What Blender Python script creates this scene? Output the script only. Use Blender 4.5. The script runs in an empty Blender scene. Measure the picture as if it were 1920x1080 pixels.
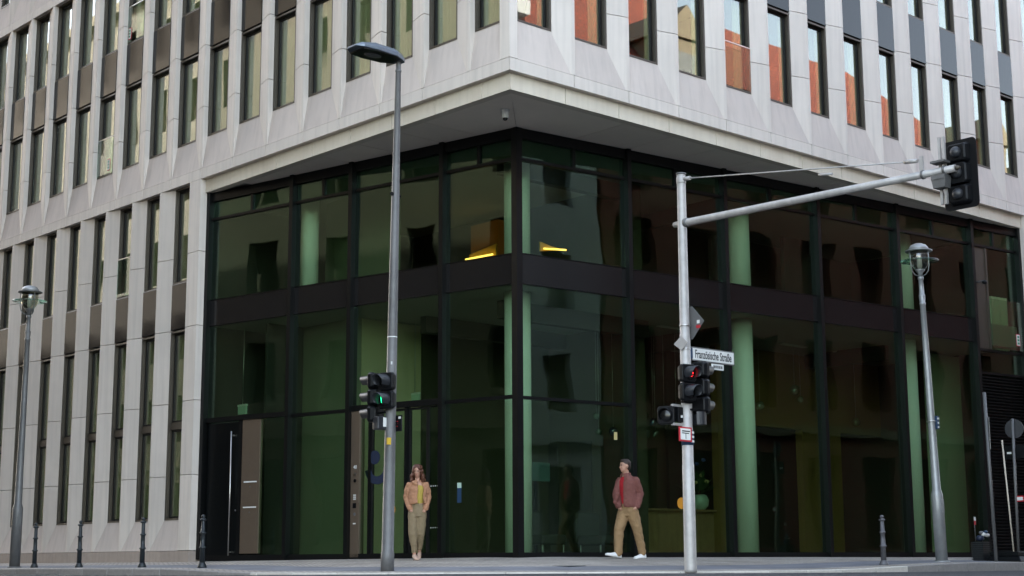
import bpy, bmesh, math, random
from mathutils import Vector, Matrix
random.seed(7)
R = math.radians
SC = bpy.context.scene
COL = SC.collection

# ------------------------------------------------------------------ camera
cam_d = bpy.data.cameras.new('camera'); cam = bpy.data.objects.new('camera', cam_d); COL.objects.link(cam)
X = Vector((0.7401134, -0.6724679, -0.0043681)); DN = Vector((0.1154745, 0.1334841, -0.9843006)); FW = Vector((0.6624936, 0.7279897, 0.1764462))
mw = Matrix((X, -DN, -FW)).transposed().to_4x4(); mw.translation = Vector((-17.4139, -19.1720, -0.0868))
cam.matrix_world = mw
cam_d.sensor_width = 36; cam_d.lens = 2859.052 / 1920 * 36; cam_d.clip_start = .05; cam_d.clip_end = 1500
SC.camera = cam
# ------------------------------------------------------------------ sky, sun, exposure
w = bpy.data.worlds.new('World'); SC.world = w; w.use_nodes = True
nt = w.node_tree; nt.nodes.clear()
sk = nt.nodes.new('ShaderNodeTexSky'); sk.sky_type = 'NISHITA'; sk.sun_disc = False
SUN_EL, SUN_AZ = 17, 26           # azimuth clockwise from +Y
sk.sun_elevation = R(SUN_EL); sk.sun_rotation = R(SUN_AZ); sk.air_density = 1.0; sk.dust_density = 2.0; sk.ozone_density = 1.0
bg = nt.nodes.new('ShaderNodeBackground'); bg.inputs[1].default_value = .15
ow = nt.nodes.new('ShaderNodeOutputWorld'); 
bw = nt.nodes.new('ShaderNodeRGBToBW'); vmw = nt.nodes.new('ShaderNodeVectorMath'); vmw.operation = 'SCALE'; vmw.inputs[0].default_value = (1.03, 1.0, .97)   # thin even high cloud over the blue
mxw = nt.nodes.new('ShaderNodeMix'); mxw.data_type = 'RGBA'; mxw.inputs[0].default_value = .46
nt.links.new(sk.outputs[0], bw.inputs[0]); nt.links.new(bw.outputs[0], vmw.inputs['Scale']); nt.links.new(sk.outputs[0], mxw.inputs[6]); nt.links.new(vmw.outputs[0], mxw.inputs[7]); nt.links.new(mxw.outputs[2], bg.inputs[0]); nt.links.new(bg.outputs[0], ow.inputs[0])
sd = bpy.data.lights.new('sun', 'SUN'); sd.energy = 2.2; sd.angle = R(.5); sd.color = (1, .95, .87)
sun = bpy.data.objects.new('sun', sd); COL.objects.link(sun)
sv = Vector((math.sin(R(SUN_AZ)) * math.cos(R(SUN_EL)), math.cos(R(SUN_AZ)) * math.cos(R(SUN_EL)), math.sin(R(SUN_EL))))
sun.rotation_euler = sv.to_track_quat('Z', 'Y').to_euler()
vs = SC.view_settings; vs.view_transform = 'Standard'; vs.look = 'None'; vs.gamma = 1; vs.exposure = 3.2
SC.cycles.max_bounces = 10; SC.cycles.transparent_max_bounces = 24; SC.cycles.glossy_bounces = 4; SC.cycles.diffuse_bounces = 5
SC.cycles.caustics_reflective = False; SC.cycles.caustics_refractive = False; SC.cycles.sample_clamp_indirect = 4
SC.cycles.use_denoising = True

# ------------------------------------------------------------------ materials
MATS = {}
def new_mat(name):
    m = bpy.data.materials.new(name); m.use_nodes = True; m.node_tree.nodes.clear(); MATS[name] = m
    return m, m.node_tree.nodes, m.node_tree.links
def mat(name, col, rough=.6, metal=0, var=.06, scale=3, bump=0, bscale=40, spec=.5, emit=None, estr=0, rnd=0, streak=0, coat=0, stain=None):
    m, n, l = new_mat(name)
    o = n.new('ShaderNodeOutputMaterial'); b = n.new('ShaderNodeBsdfPrincipled'); l.new(b.outputs[0], o.inputs[0])
    b.inputs['Roughness'].default_value = rough; b.inputs['Metallic'].default_value = metal
    b.inputs['Specular IOR Level'].default_value = spec; b.inputs['Coat Weight'].default_value = coat
    tc = n.new('ShaderNodeTexCoord'); gm = n.new('ShaderNodeNewGeometry')
    nz = n.new('ShaderNodeTexNoise'); nz.inputs['Scale'].default_value = scale; nz.inputs['Detail'].default_value = 6; nz.inputs['Roughness'].default_value = .65
    l.new(gm.outputs['Position'], nz.inputs['Vector'])
    mr = n.new('ShaderNodeMapRange'); mr.inputs[1].default_value = .25; mr.inputs[2].default_value = .75; mr.inputs[3].default_value = 1 - var; mr.inputs[4].default_value = 1 + var
    l.new(nz.outputs[0], mr.inputs[0]); f = mr.outputs[0]
    if rnd:
        oi = n.new('ShaderNodeObjectInfo'); m2 = n.new('ShaderNodeMapRange'); m2.inputs[3].default_value = 1 - rnd; m2.inputs[4].default_value = 1 + rnd
        l.new(oi.outputs['Random'], m2.inputs[0]); mm = n.new('ShaderNodeMath'); mm.operation = 'MULTIPLY'; l.new(f, mm.inputs[0]); l.new(m2.outputs[0], mm.inputs[1]); f = mm.outputs[0]
    if streak:
        mp = n.new('ShaderNodeMapping'); mp.inputs['Scale'].default_value = (9, 9, .5); l.new(gm.outputs['Position'], mp.inputs[0])
        n3 = n.new('ShaderNodeTexNoise'); n3.inputs['Scale'].default_value = 1; n3.inputs['Detail'].default_value = 4; l.new(mp.outputs[0], n3.inputs['Vector'])
        m3 = n.new('ShaderNodeMapRange'); m3.inputs[1].default_value = .45; m3.inputs[2].default_value = .8; m3.inputs[3].default_value = 1; m3.inputs[4].default_value = 1 - streak
        l.new(n3.outputs[0], m3.inputs[0]); mm = n.new('ShaderNodeMath'); mm.operation = 'MULTIPLY'; l.new(f, mm.inputs[0]); l.new(m3.outputs[0], mm.inputs[1]); f = mm.outputs[0]
    vm = n.new('ShaderNodeVectorMath'); vm.operation = 'SCALE'; vm.inputs[0].default_value = col[:3]; l.new(f, vm.inputs['Scale'])
    out = vm.outputs[0]
    if stain:
        n4 = n.new('ShaderNodeTexNoise'); n4.inputs['Scale'].default_value = stain[1]; n4.inputs['Detail'].default_value = 5; l.new(gm.outputs['Position'], n4.inputs['Vector'])
        m4 = n.new('ShaderNodeMapRange'); m4.inputs[1].default_value = .48; m4.inputs[2].default_value = .7; m4.inputs[4].default_value = stain[2]; l.new(n4.outputs[0], m4.inputs[0])
        mx = n.new('ShaderNodeMix'); mx.data_type = 'RGBA'; l.new(m4.outputs[0], mx.inputs[0]); l.new(out, mx.inputs[6]); mx.inputs[7].default_value = (*stain[0], 1); out = mx.outputs[2]
    l.new(out, b.inputs['Base Color'])
    if bump:
        n2 = n.new('ShaderNodeTexNoise'); n2.inputs['Scale'].default_value = bscale; n2.inputs['Detail'].default_value = 4; l.new(gm.outputs['Position'], n2.inputs['Vector'])
        bp = n.new('ShaderNodeBump'); bp.inputs['Strength'].default_value = bump; bp.inputs['Distance'].default_value = .01; l.new(n2.outputs[0], bp.inputs['Height']); l.new(bp.outputs[0], b.inputs['Normal'])
    if emit:
        b.inputs['Emission Color'].default_value = (*emit, 1); b.inputs['Emission Strength'].default_value = estr
    return m
def glass(name, tint, refl, wob=.0, wscale=.5, gcol=(1, 1, 1)):
    m, n, l = new_mat(name)
    o = n.new('ShaderNodeOutputMaterial'); mx = n.new('ShaderNodeMixShader'); tr = n.new('ShaderNodeBsdfTransparent'); gl = n.new('ShaderNodeBsdfGlossy')
    tr.inputs[0].default_value = (*tint, 1); gl.inputs[0].default_value = (*gcol, 1); gl.inputs['Roughness'].default_value = .012
    lw = n.new('ShaderNodeLayerWeight'); lw.inputs[0].default_value = .5
    pw = n.new('ShaderNodeMath'); pw.operation = 'POWER'; pw.inputs[1].default_value = 4; l.new(lw.outputs['Facing'], pw.inputs[0])
    mr = n.new('ShaderNodeMapRange'); mr.inputs[3].default_value = refl; mr.inputs[4].default_value = 1; l.new(pw.outputs[0], mr.inputs[0])
    l.new(mr.outputs[0], mx.inputs[0]); l.new(tr.outputs[0], mx.inputs[1]); l.new(gl.outputs[0], mx.inputs[2]); l.new(mx.outputs[0], o.inputs[0])
    if wob:
        gm = n.new('ShaderNodeNewGeometry'); nz = n.new('ShaderNodeTexNoise'); nz.inputs['Scale'].default_value = wscale; nz.inputs['Detail'].default_value = 1
        l.new(gm.outputs['Position'], nz.inputs['Vector'])
        bp = n.new('ShaderNodeBump'); bp.inputs['Strength'].default_value = 1; bp.inputs['Distance'].default_value = wob; l.new(nz.outputs[0], bp.inputs['Height']); l.new(bp.outputs[0], gl.inputs['Normal'])
    return m
def brickmat(name, c1, c2, mortar, sx, sz, msize=.012):
    m, n, l = new_mat(name)
    o = n.new('ShaderNodeOutputMaterial'); b = n.new('ShaderNodeBsdfPrincipled'); l.new(b.outputs[0], o.inputs[0]); b.inputs['Roughness'].default_value = .85
    gm = n.new('ShaderNodeNewGeometry'); sp = n.new('ShaderNodeSeparateXYZ'); l.new(gm.outputs['Position'], sp.inputs[0])
    ad = n.new('ShaderNodeMath'); ad.operation = 'ADD'; l.new(sp.outputs[0], ad.inputs[0]); l.new(sp.outputs[1], ad.inputs[1])
    cb = n.new('ShaderNodeCombineXYZ'); l.new(ad.outputs[0], cb.inputs[0]); l.new(sp.outputs[2], cb.inputs[1])
    br = n.new('ShaderNodeTexBrick'); br.inputs['Scale'].default_value = 1; br.inputs['Brick Width'].default_value = sx; br.inputs['Row Height'].default_value = sz
    br.inputs['Mortar Size'].default_value = msize; br.inputs['Color1'].default_value = (*c1, 1); br.inputs['Color2'].default_value = (*c2, 1); br.inputs['Mortar'].default_value = (*mortar, 1)
    l.new(cb.outputs[0], br.inputs['Vector']); l.new(br.outputs[0], b.inputs['Base Color'])
    bp = n.new('ShaderNodeBump'); bp.inputs['Strength'].default_value = .6; bp.inputs['Distance'].default_value = .02; bp.invert = True; l.new(br.outputs['Fac'], bp.inputs['Height']); l.new(bp.outputs[0], b.inputs['Normal'])
    return m
mat('stone', (.68, .615, .545), .75, var=.045, scale=1.3, bump=.15, bscale=60, rnd=.05, streak=.15, stain=((.53, .485, .435), .55, .4))
mat('apron', (.585, .512, .455), .85, var=.06, scale=2.2, bump=.3, bscale=90, rnd=.04, streak=.14, stain=((.44, .395, .36), 1.1, .4))
mat('fascia', (.66, .60, .49), .75, var=.05, scale=1.5, bump=.15, bscale=60, rnd=.03, streak=.1, stain=((.48, .40, .30), 1.2, .35))
mat('plinth', (.36, .30, .255), .8, var=.12, scale=4, bump=.2, rnd=.06, streak=.15)
mat('soffit', (.76, .69, .59), .8, var=.05, scale=1.2, rnd=.04)
mat('bronze', (.085, .072, .056), .45, .5, var=.05, scale=5)
mat('bronze_light', (.165, .125, .09), .42, .5, var=.06, scale=6)
mat('black_metal', (.0035, .004, .0042), .35, 0, spec=.25, var=.1, scale=5)
mat('dark_frame', (.008, .008, .0075), .45, 0, spec=.3, var=.1)
mat('door_black', (.002, .003, .0035), .3, 0, spec=.2, var=.1)
mat('steel', (.55, .54, .52), .28, 1, var=.05)
mat('galv', (.45, .43, .41), .45, .2, var=.12, scale=9, bump=.06, bscale=30, streak=.18, stain=((.26, .25, .235), 2.6, .5))
mat('galv_dark', (.14, .138, .138), .5, .2, var=.14, scale=8, bump=.05, streak=.2, stain=((.085, .083, .08), 2.2, .5))
mat('galv_aged', (.15, .15, .148), .5, .35, var=.12, scale=8, streak=.15)
mat('lantern_grey', (.33, .34, .34), .42, .45, var=.1, scale=9, streak=.1)
mat('iron', (.022, .027, .030), .45, .2, var=.15, scale=12, bump=.15, bscale=60)
mat('iron_grey', (.12, .12, .13), .5, .2, var=.15, scale=12, bump=.1)
mat('signal_black', (.0035, .004, .005), .45, 0, spec=.2, var=.1, scale=6)
mat('signal_grey', (.020, .022, .026), .4, 0, var=.1, scale=6)
mat('lens_dark', (.005, .005, .0055), .2, 0, coat=.2)
mat('led_blue', (.16, .19, .23), .35, .5, var=.05)
mat('led_under', (.006, .007, .007), .3, 0, spec=.3)
mat('white_enamel', (.72, .73, .70), .4, 0, var=.04, scale=9)
mat('ink', (.012, .012, .014), .6)
mat('red_paint', (.45, .02, .03), .5); mat('yellow_paint', (.65, .42, .04), .5); mat('blue_paint', (.012, .04, .09), .5); mat('green_paint', (.02, .2, .12), .5)
mat('navy', (.012, .02, .045), .5); mat('orange', (.6, .26, .02), .5)
mat('green_glow', (.02, .3, .15), .4, emit=(.01, .75, .26), estr=.55)
mat('red_glow', (.4, .02, .02), .4, emit=(1, .015, .02), estr=.6)
mat('warm_glow', (.7, .5, .1), .6, emit=(1, .55, .10), estr=.55); mat('cove_yellow', (.85, .55, .08), .7)
mat('asphalt', (.036, .036, .040), .85, var=.18, scale=14, bump=.5, bscale=160, stain=((.035, .035, .04), .6, .5))
mat('paint_line', (.6, .6, .58), .7, var=.1, scale=12)
mat('kerb_granite', (.27, .255, .24), .8, var=.16, scale=18, bump=.3, bscale=90, rnd=.1)
mat('kerb_pale', (.60, .565, .50), .8, var=.12, scale=18, bump=.3, bscale=90, rnd=.08)
mat('far_paving', (.22, .215, .21), .85, var=.1, scale=3)
mat('plaster_white', (.86, .87, .84), .7, var=.02); mat('plaster_grey', (.20, .21, .15), .8, var=.04)
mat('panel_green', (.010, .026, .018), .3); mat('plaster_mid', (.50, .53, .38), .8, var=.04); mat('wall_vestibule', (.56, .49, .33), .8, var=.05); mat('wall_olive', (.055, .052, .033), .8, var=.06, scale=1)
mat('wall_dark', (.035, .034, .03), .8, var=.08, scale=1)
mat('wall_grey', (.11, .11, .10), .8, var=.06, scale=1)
mat('ochre', (.20, .125, .035), .7, var=.08, scale=1.5)
mat('wood', (.30, .19, .09), .55, var=.15, scale=4, streak=.2)
mat('floor_stone', (.10, .095, .085), .35, var=.06, scale=3)
mat('ceiling', (.30, .30, .28), .8, var=.02)
mat('curtain', (.62, .60, .48), .9, var=.06, scale=7, rnd=.08)
mat('slab_band', (.010, .0095, .0098), .15, 0, spec=.4, var=.06)
mat('core', (.34, .33, .31), .8, var=.05)
mat('spandrel', (.008, .008, .009), .07, 0, spec=.33, var=.05)
mat('louvre', (.003, .003, .003), .45, 0, spec=.25)
mat('skin', (.46, .25, .17), .5, var=.05, scale=20); mat('lip', (.36, .11, .10), .5); mat('eye_dark', (.02, .015, .012), .3)
mat('jacket_tan', (.40, .20, .11), .85, var=.07, scale=14, bump=.35, bscale=30); mat('top_yellow', (.42, .31, .06), .85, var=.06, scale=14)
mat('trousers_khaki', (.22, .165, .095), .9, var=.09, scale=12, bump=.5, bscale=22); mat('shoe_beige', (.50, .33, .25), .5)
mat('hair_auburn', (.095, .032, .015), .5, var=.35, scale=45, bump=.9, bscale=60); mat('hair_brown', (.028, .014, .009), .6, var=.3, scale=60, bump=.6, bscale=90)
mat('jacket_brown', (.165, .058, .046), .85, var=.08, scale=14, bump=.35, bscale=30); mat('shirt_red', (.40, .012, .02), .85, var=.05, scale=14)
mat('chino', (.27, .170, .082), .9, var=.08, scale=12, bump=.5, bscale=22); mat('sneaker', (.78, .78, .77), .5, var=.03)
mat('leaf', (.04, .09, .03), .6, var=.3, scale=30); mat('petal', (.5, .42, .18), .7); mat('petal_blue', (.04, .06, .22), .7); mat('vase', (.45, .60, .50), .3)
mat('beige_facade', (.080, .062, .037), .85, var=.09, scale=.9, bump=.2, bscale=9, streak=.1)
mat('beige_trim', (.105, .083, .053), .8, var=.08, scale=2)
mat('grey_plaster', (.46, .46, .47), .85, var=.05, scale=.8)
mat('sand_trim', (.17, .135, .09), .85, var=.12, scale=2)
mat('window_white', (.78, .78, .75), .5); mat('roof_dark', (.05, .055, .06), .6)
mat('shop_dark', (.03, .03, .032), .4)
mat('copper_green', (.12, .20, .16), .7, var=.15)
brickmat('red_brick', (.19, .046, .03), (.15, .036, .025), (.11, .075, .06), .42, .12, .012)
brickmat('roof_tile', (.21, .040, .020), (.145, .028, .015), (.06, .018, .011), .30, .24, .022)
brickmat('mosaic', (.40, .39, .365), (.31, .305, .30), (.20, .19, .18), .07, .07, .012)
glass('glass_lobby', (.70, .80, .69), .040, .006, .8, (.78, 1, .90))
glass('glass_upper', (.74, .79, .68), .145, .003, .6)
glass('glass_clear', (.80, .90, .84), .07)
glass('glass_disc', (.55, .80, .70), .14)
glass('glass_bowl', (.62, .63, .55), .10)
mat('glass_far', (.075, .080, .080), .10, spec=.5, var=.5, scale=.9)
glass('globe_green', (.45, .75, .30), .12); glass('globe_blue', (.25, .45, .75), .12); glass('globe_clear', (.75, .92, .85), .14)
def mosaic_fix():   # paving uses x/y rather than x+y/z
    for nm, c1, c2, mo, sx, sy, ms in (('mosaic', (.47, .42, .355), (.345, .31, .268), (.20, .185, .165), .11, .10, .012), ('slabs', (.20, .205, .225), (.165, .17, .19), (.11, .11, .12), 1.1, .75, .012)):
        m, n, l = new_mat(nm + '_paving')
        o = n.new('ShaderNodeOutputMaterial'); b = n.new('ShaderNodeBsdfPrincipled'); l.new(b.outputs[0], o.inputs[0]); b.inputs['Roughness'].default_value = .8
        gm = n.new('ShaderNodeNewGeometry'); br = n.new('ShaderNodeTexBrick'); br.inputs['Scale'].default_value = 1
        br.inputs['Brick Width'].default_value = sx; br.inputs['Row Height'].default_value = sy; br.inputs['Mortar Size'].default_value = ms
        br.inputs['Color1'].default_value = (*c1, 1); br.inputs['Color2'].default_value = (*c2, 1); br.inputs['Mortar'].default_value = (*mo, 1)
        nz = n.new('ShaderNodeTexNoise'); nz.inputs['Scale'].default_value = .9; nz.inputs['Detail'].default_value = 7; l.new(gm.outputs['Position'], nz.inputs['Vector'])
        mr = n.new('ShaderNodeMapRange'); mr.inputs[1].default_value = .3; mr.inputs[2].default_value = .7; mr.inputs[3].default_value = .72; mr.inputs[4].default_value = 1.15; l.new(nz.outputs[0], mr.inputs[0])
        vm = n.new('ShaderNodeVectorMath'); vm.operation = 'SCALE'; l.new(gm.outputs['Position'], br.inputs['Vector']); l.new(br.outputs[0], vm.inputs[0]); l.new(mr.outputs[0], vm.inputs['Scale']); l.new(vm.outputs[0], b.inputs['Base Color'])
        n2 = n.new('ShaderNodeTexNoise'); n2.inputs['Scale'].default_value = 30; l.new(gm.outputs['Position'], n2.inputs['Vector'])
        bp = n.new('ShaderNodeBump'); bp.inputs['Strength'].default_value = .5; bp.inputs['Distance'].default_value = .012; l.new(n2.outputs[0], bp.inputs['Height']); l.new(bp.outputs[0], b.inputs['Normal'])
mosaic_fix()

# ------------------------------------------------------------------ builders
class MB:
    def __init__(s): s.bm = bmesh.new()
    def hexa(s, pts):
        v = [s.bm.verts.new(p) for p in pts]
        for f in ((0, 1, 2, 3), (7, 6, 5, 4), (0, 4, 5, 1), (1, 5, 6, 2), (2, 6, 7, 3), (3, 7, 4, 0)): s.bm.faces.new([v[i] for i in f])
        return s
    def box(s, a, b, M=None):
        (x0, y0, z0), (x1, y1, z1) = a, b
        p = [(x0, y0, z0), (x1, y0, z0), (x1, y1, z0), (x0, y1, z0), (x0, y0, z1), (x1, y0, z1), (x1, y1, z1), (x0, y1, z1)]
        return s.hexa([M(q) if M else q for q in p])
    def prism(s, poly, z0, z1, M=None, top=None):
        q = top or poly
        a = [(x, y, z0) for x, y in poly]; b = [(x, y, z1) for x, y in q]
        va = [s.bm.verts.new(M(p) if M else p) for p in a]; vb = [s.bm.verts.new(M(p) if M else p) for p in b]
        k = len(poly); s.bm.faces.new(va[::-1]); s.bm.faces.new(vb)
        for i in range(k): s.bm.faces.new((va[i], va[(i + 1) % k], vb[(i + 1) % k], vb[i]))
        return s
    def loft(s, rings, cap=True, smooth=True):
        vr = [[s.bm.verts.new(p) for p in r] for r in rings]
        for a, b in zip(vr, vr[1:]):
            k = len(a)
            for i in range(k):
                f = s.bm.faces.new((a[i], a[(i + 1) % k], b[(i + 1) % k], b[i])); f.smooth = smooth
        if cap: s.bm.faces.new(vr[0][::-1]); s.bm.faces.new(vr[-1])
        return s
    def lathe(s, prof, seg=20, M=None, cap=True):
        rings = []
        for r, z in prof:
            ring = [(r * math.cos(2 * math.pi * i / seg), r * math.sin(2 * math.pi * i / seg), z) for i in range(seg)]
            rings.append([M(p) if M else p for p in ring])
        return s.loft(rings, cap)
    def tube(s, pts, rad, seg=12):
        pts = [Vector(p) for p in pts]; rings = []
        rads = rad if isinstance(rad, (list, tuple)) else [rad] * len(pts)
        for i, p in enumerate(pts):
            d = (pts[min(i + 1, len(pts) - 1)] - pts[max(i - 1, 0)]).normalized()
            if i == 0:
                up = Vector((0, 0, 1)) if abs(d.z) < .9 else Vector((1, 0, 0)); a = d.cross(up).normalized()
            else: a = (a - d * a.dot(d)).normalized()
            b = a.cross(d)
            rings.append([p + (a * math.cos(2 * math.pi * k / seg) + b * math.sin(2 * math.pi * k / seg)) * rads[i] for k in range(seg)])
        return s.loft(rings)
    def ell(s, c, r, seg=14, rot=None):
        c = Vector(c); rings = []
        for j in range(1, seg // 2):
            th = math.pi * j / (seg // 2); ring = []
            for i in range(seg):
                ph = 2 * math.pi * i / seg
                v = Vector((r[0] * math.sin(th) * math.cos(ph), r[1] * math.sin(th) * math.sin(ph), r[2] * math.cos(th)))
                if rot: v = rot @ v
                ring.append(c + v)
            rings.append(ring)
        return s.loft(rings)
    def split(s, name, m, parent=None, bevel=0):     # every separate piece becomes a part of its own
        bmesh.ops.recalc_face_normals(s.bm, faces=s.bm.faces); todo = set(s.bm.verts)
        while todo:
            isl = set(); st_ = [next(iter(todo))]
            while st_:
                v = st_.pop()
                if v in isl: continue
                isl.add(v); st_ += [e.other_vert(v) for e in v.link_edges if e.other_vert(v) not in isl]
            todo -= isl; ix = {v: i for i, v in enumerate(isl)}; fs = {f for v in isl for f in v.link_faces}
            me = bpy.data.meshes.new(name); me.from_pydata([v.co[:] for v in isl], [], [[ix[v] for v in f.verts] for f in fs]); me.materials.append(MATS[m])
            me.polygons.foreach_set('use_smooth', [f.smooth for f in fs]); o = link(name, me, parent)
            if bevel: b = o.modifiers.new('bevel', 'BEVEL'); b.width = bevel; b.limit_method = 'ANGLE'
        s.bm.free()
    def build(s, name, m, parent=None, norm=True, bevel=0, mods=None):
        if norm: bmesh.ops.recalc_face_normals(s.bm, faces=s.bm.faces)
        me = bpy.data.meshes.new(name); s.bm.to_mesh(me); s.bm.free()
        ms = m if isinstance(m, (list, tuple)) else [m]
        for k in ms: me.materials.append(MATS[k])
        o = link(name, me, parent)
        if bevel:
            b = o.modifiers.new('bevel', 'BEVEL'); b.width = bevel; b.segments = 2; b.limit_method = 'ANGLE'; b.angle_limit = R(40)
        return o
def link(name, data, parent=None):
    o = bpy.data.objects.new(name, data); COL.objects.link(o); adopt(o, parent)
    return o
def adopt(o, parent):           # parts are modelled in world coordinates
    if parent: o.parent = parent; o.matrix_parent_inverse = Matrix.Translation(-parent.location)
def tag(o, label, cat, group=None):
    o['label'] = label; o['category'] = cat
    if group: o['group'] = group
    return o
def thing(name, label, cat, loc=(0, 0, 0), group=None):
    o = link(name, None); o.location = loc; o.empty_display_size = .2
    return tag(o, label, cat, group)
def inst(src, loc, parent, name=None):
    o = bpy.data.objects.new(name or src.name.split('.')[0], src.data); COL.objects.link(o); o.location = loc; adopt(o, parent)
    for md in src.modifiers:
        if md.type == 'BEVEL':
            b = o.modifiers.new('bevel', 'BEVEL'); b.width = md.width; b.segments = md.segments; b.limit_method = 'ANGLE'; b.angle_limit = md.angle_limit
    return o
def text(body, size, m, M, parent, name='lettering', sx=1, extrude=.001, align='CENTER', off=0):
    c = bpy.data.curves.new(name, 'FONT'); c.body = body; c.size = size; c.extrude = extrude; c.align_x = align; c.offset = off; c.align_y = 'CENTER'
    c.materials.append(MATS[m]); tmp = bpy.data.objects.new('tmp_text', c); COL.objects.link(tmp)
    dg = bpy.context.evaluated_depsgraph_get(); me = bpy.data.meshes.new_from_object(tmp.evaluated_get(dg)); me.name = name
    bpy.data.objects.remove(tmp); bpy.data.curves.remove(c)
    o = link(name, me, parent); o.matrix_basis = M @ Matrix.Diagonal((sx, 1, 1, 1))
    return o
def frame_mat(o, xd, zd):   # matrix with text x axis = xd, text y axis = up, facing zd
    xd = Vector(xd).normalized(); zd = Vector(zd).normalized(); yd = zd.cross(xd)
    m = Matrix((xd, yd, zd)).transposed().to_4x4(); m.translation = Vector(o); return m
LF = lambda p: (p[1], p[0], p[2])      # left facade: (along, depth, z) -> world
RF = lambda p: (p[0], p[1], p[2])      # right facade

# ================================================================== ground
KX = -3.2; RAD = 6.0; CC = (KX + RAD, KX + RAD)
def kerb_path():
    pts = []
    y = 70.
    while y > CC[1] + .01: pts.append(((KX, y), (1, 0), 'L')); y -= 1.0 if y < 30 else 5.
    n = 10
    for i in range(n + 1):
        a = math.pi + (math.pi / 2) * i / n
        pts.append(((CC[0] + RAD * math.cos(a), CC[1] + RAD * math.sin(a)), (-math.cos(a), -math.sin(a)), 'A'))
    x = CC[0] + 1
    while x < 71: pts.append(((x, KX), (0, 1), 'R')); x += 1.0 if x < 30 else 5.
    return pts
KP = kerb_path()
def sm(t): t = max(0, min(1, t)); return t * t * (3 - 2 * t)
def zk(p, kind):
    x, y = p
    if kind == 'L': z = -.198 - .064 * sm((6.3 - y) / 3.3)
    elif kind == 'R': z = -.157 - .105 * sm((9.5 - x) / 5.5)
    else: z = -.262
    if y > 10: z -= .0025 * (y - 10)
    return z
def ground_z(x, y):     # pavement height at a point
    best = min(KP, key=lambda k: (k[0][0] - x) ** 2 + (k[0][1] - y) ** 2)
    d = (x - best[0][0]) * best[1][0] + (y - best[0][1]) * best[1][1]
    return zk(best[0], best[2]) * (1 - .98 * max(0, min(1, d / 4.9)))
rows = [.14, .55, .56, 1.75, 1.76, 2.6, 3.4, 4.2, 5.0, 5.6]
bm = bmesh.new(); grid = []
for (p, nv, kd) in KP:
    grid.append([bm.verts.new((p[0] + nv[0] * d, p[1] + nv[1] * d, zk(p, kd) * (1 - .98 * min(1, d / 4.9)))) for d in rows])
for a, b in zip(grid, grid[1:]):
    for j in range(len(rows) - 1):
        f = bm.faces.new((a[j], b[j], b[j + 1], a[j + 1])); f.material_index = 1 if 1 <= j <= 2 else 0
bmesh.ops.recalc_face_normals(bm, faces=bm.faces)
me = bpy.data.meshes.new('pavement'); bm.to_mesh(me); bm.free(); me.materials.append(MATS['mosaic_paving']); me.materials.append(MATS['slabs_paving'])
pavement = link('pavement', me); pavement['kind'] = 'structure'
for (a, b) in zip(KP, KP[1:]):
    if a[0][1] > 32 or b[0][0] > 32: continue
    flat = a[2] == 'A' or b[2] == 'A' or (a[2] == 'L' and a[0][1] < 4) or (a[2] == 'R' and a[0][0] < 6)
    m = MB(); d0, d1 = (0, .34) if flat else (0, .139)
    def cr(q, d, dz, e=0): return (q[0][0] + q[1][0] * d, q[0][1] + q[1][1] * d, zk(q[0], q[2]) + dz)
    pa, pb = Vector(cr(a, 0, 0)), Vector(cr(b, 0, 0)); g = (pb - pa).normalized() * .006
    lo = []; hi = []
    for q, sgn in ((a, 1), (b, -1)):
        for d in (d0, d1):
            v = Vector(cr(q, d, 0)) + g * sgn
            lo.append(v + Vector((0, 0, -.3))); hi.append(v + Vector((0, 0, .006 + .003 * random.random())))
    m.hexa([lo[0], lo[1], lo[3], lo[2], hi[0], hi[1], hi[3], hi[2]])
    m.build('kerb_stone', 'kerb_pale' if flat else 'kerb_granite', pavement, bevel=.012)
bm = bmesh.new()
xs = [-400, -150, -60] + [-30 + i for i in range(0, 51)] + [40, 80, 200, 400]
vv = {}
for i, x in enumerate(xs):
    for j, y in enumerate(xs):
        r2 = (x + 1.4) ** 2 + (y + 1.4) ** 2
        vv[i, j] = bm.verts.new((x, y, -.312 + .038 * math.exp(-r2 / 30)))
for i in range(len(xs) - 1):
    for j in range(len(xs) - 1):
        f = bm.faces.new((vv[i, j], vv[i + 1, j], vv[i + 1, j + 1], vv[i, j + 1])); f.smooth = True
me = bpy.data.meshes.new('road'); bm.to_mesh(me); bm.free(); me.materials.append(MATS['asphalt']); road = link('road', me); road['kind'] = 'structure'
for a, b in (((-60, -3, -.4), (-14.6, 90, -.17)), ((-3, -60, -.4), (100, -14.6, -.17))):
    o = MB().box(a, b).build('pavement', 'far_paving', bevel=.02); o['kind'] = 'structure'

for (x, y, a, b_) in ((.6, -.75, .2, .2),):
    z = ground_z(x, y); MB().box((x - a, y - b_, z - .02), (x + a, y + b_, z + .005)).build('cover_plate', 'iron', pavement, bevel=.004)
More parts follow.
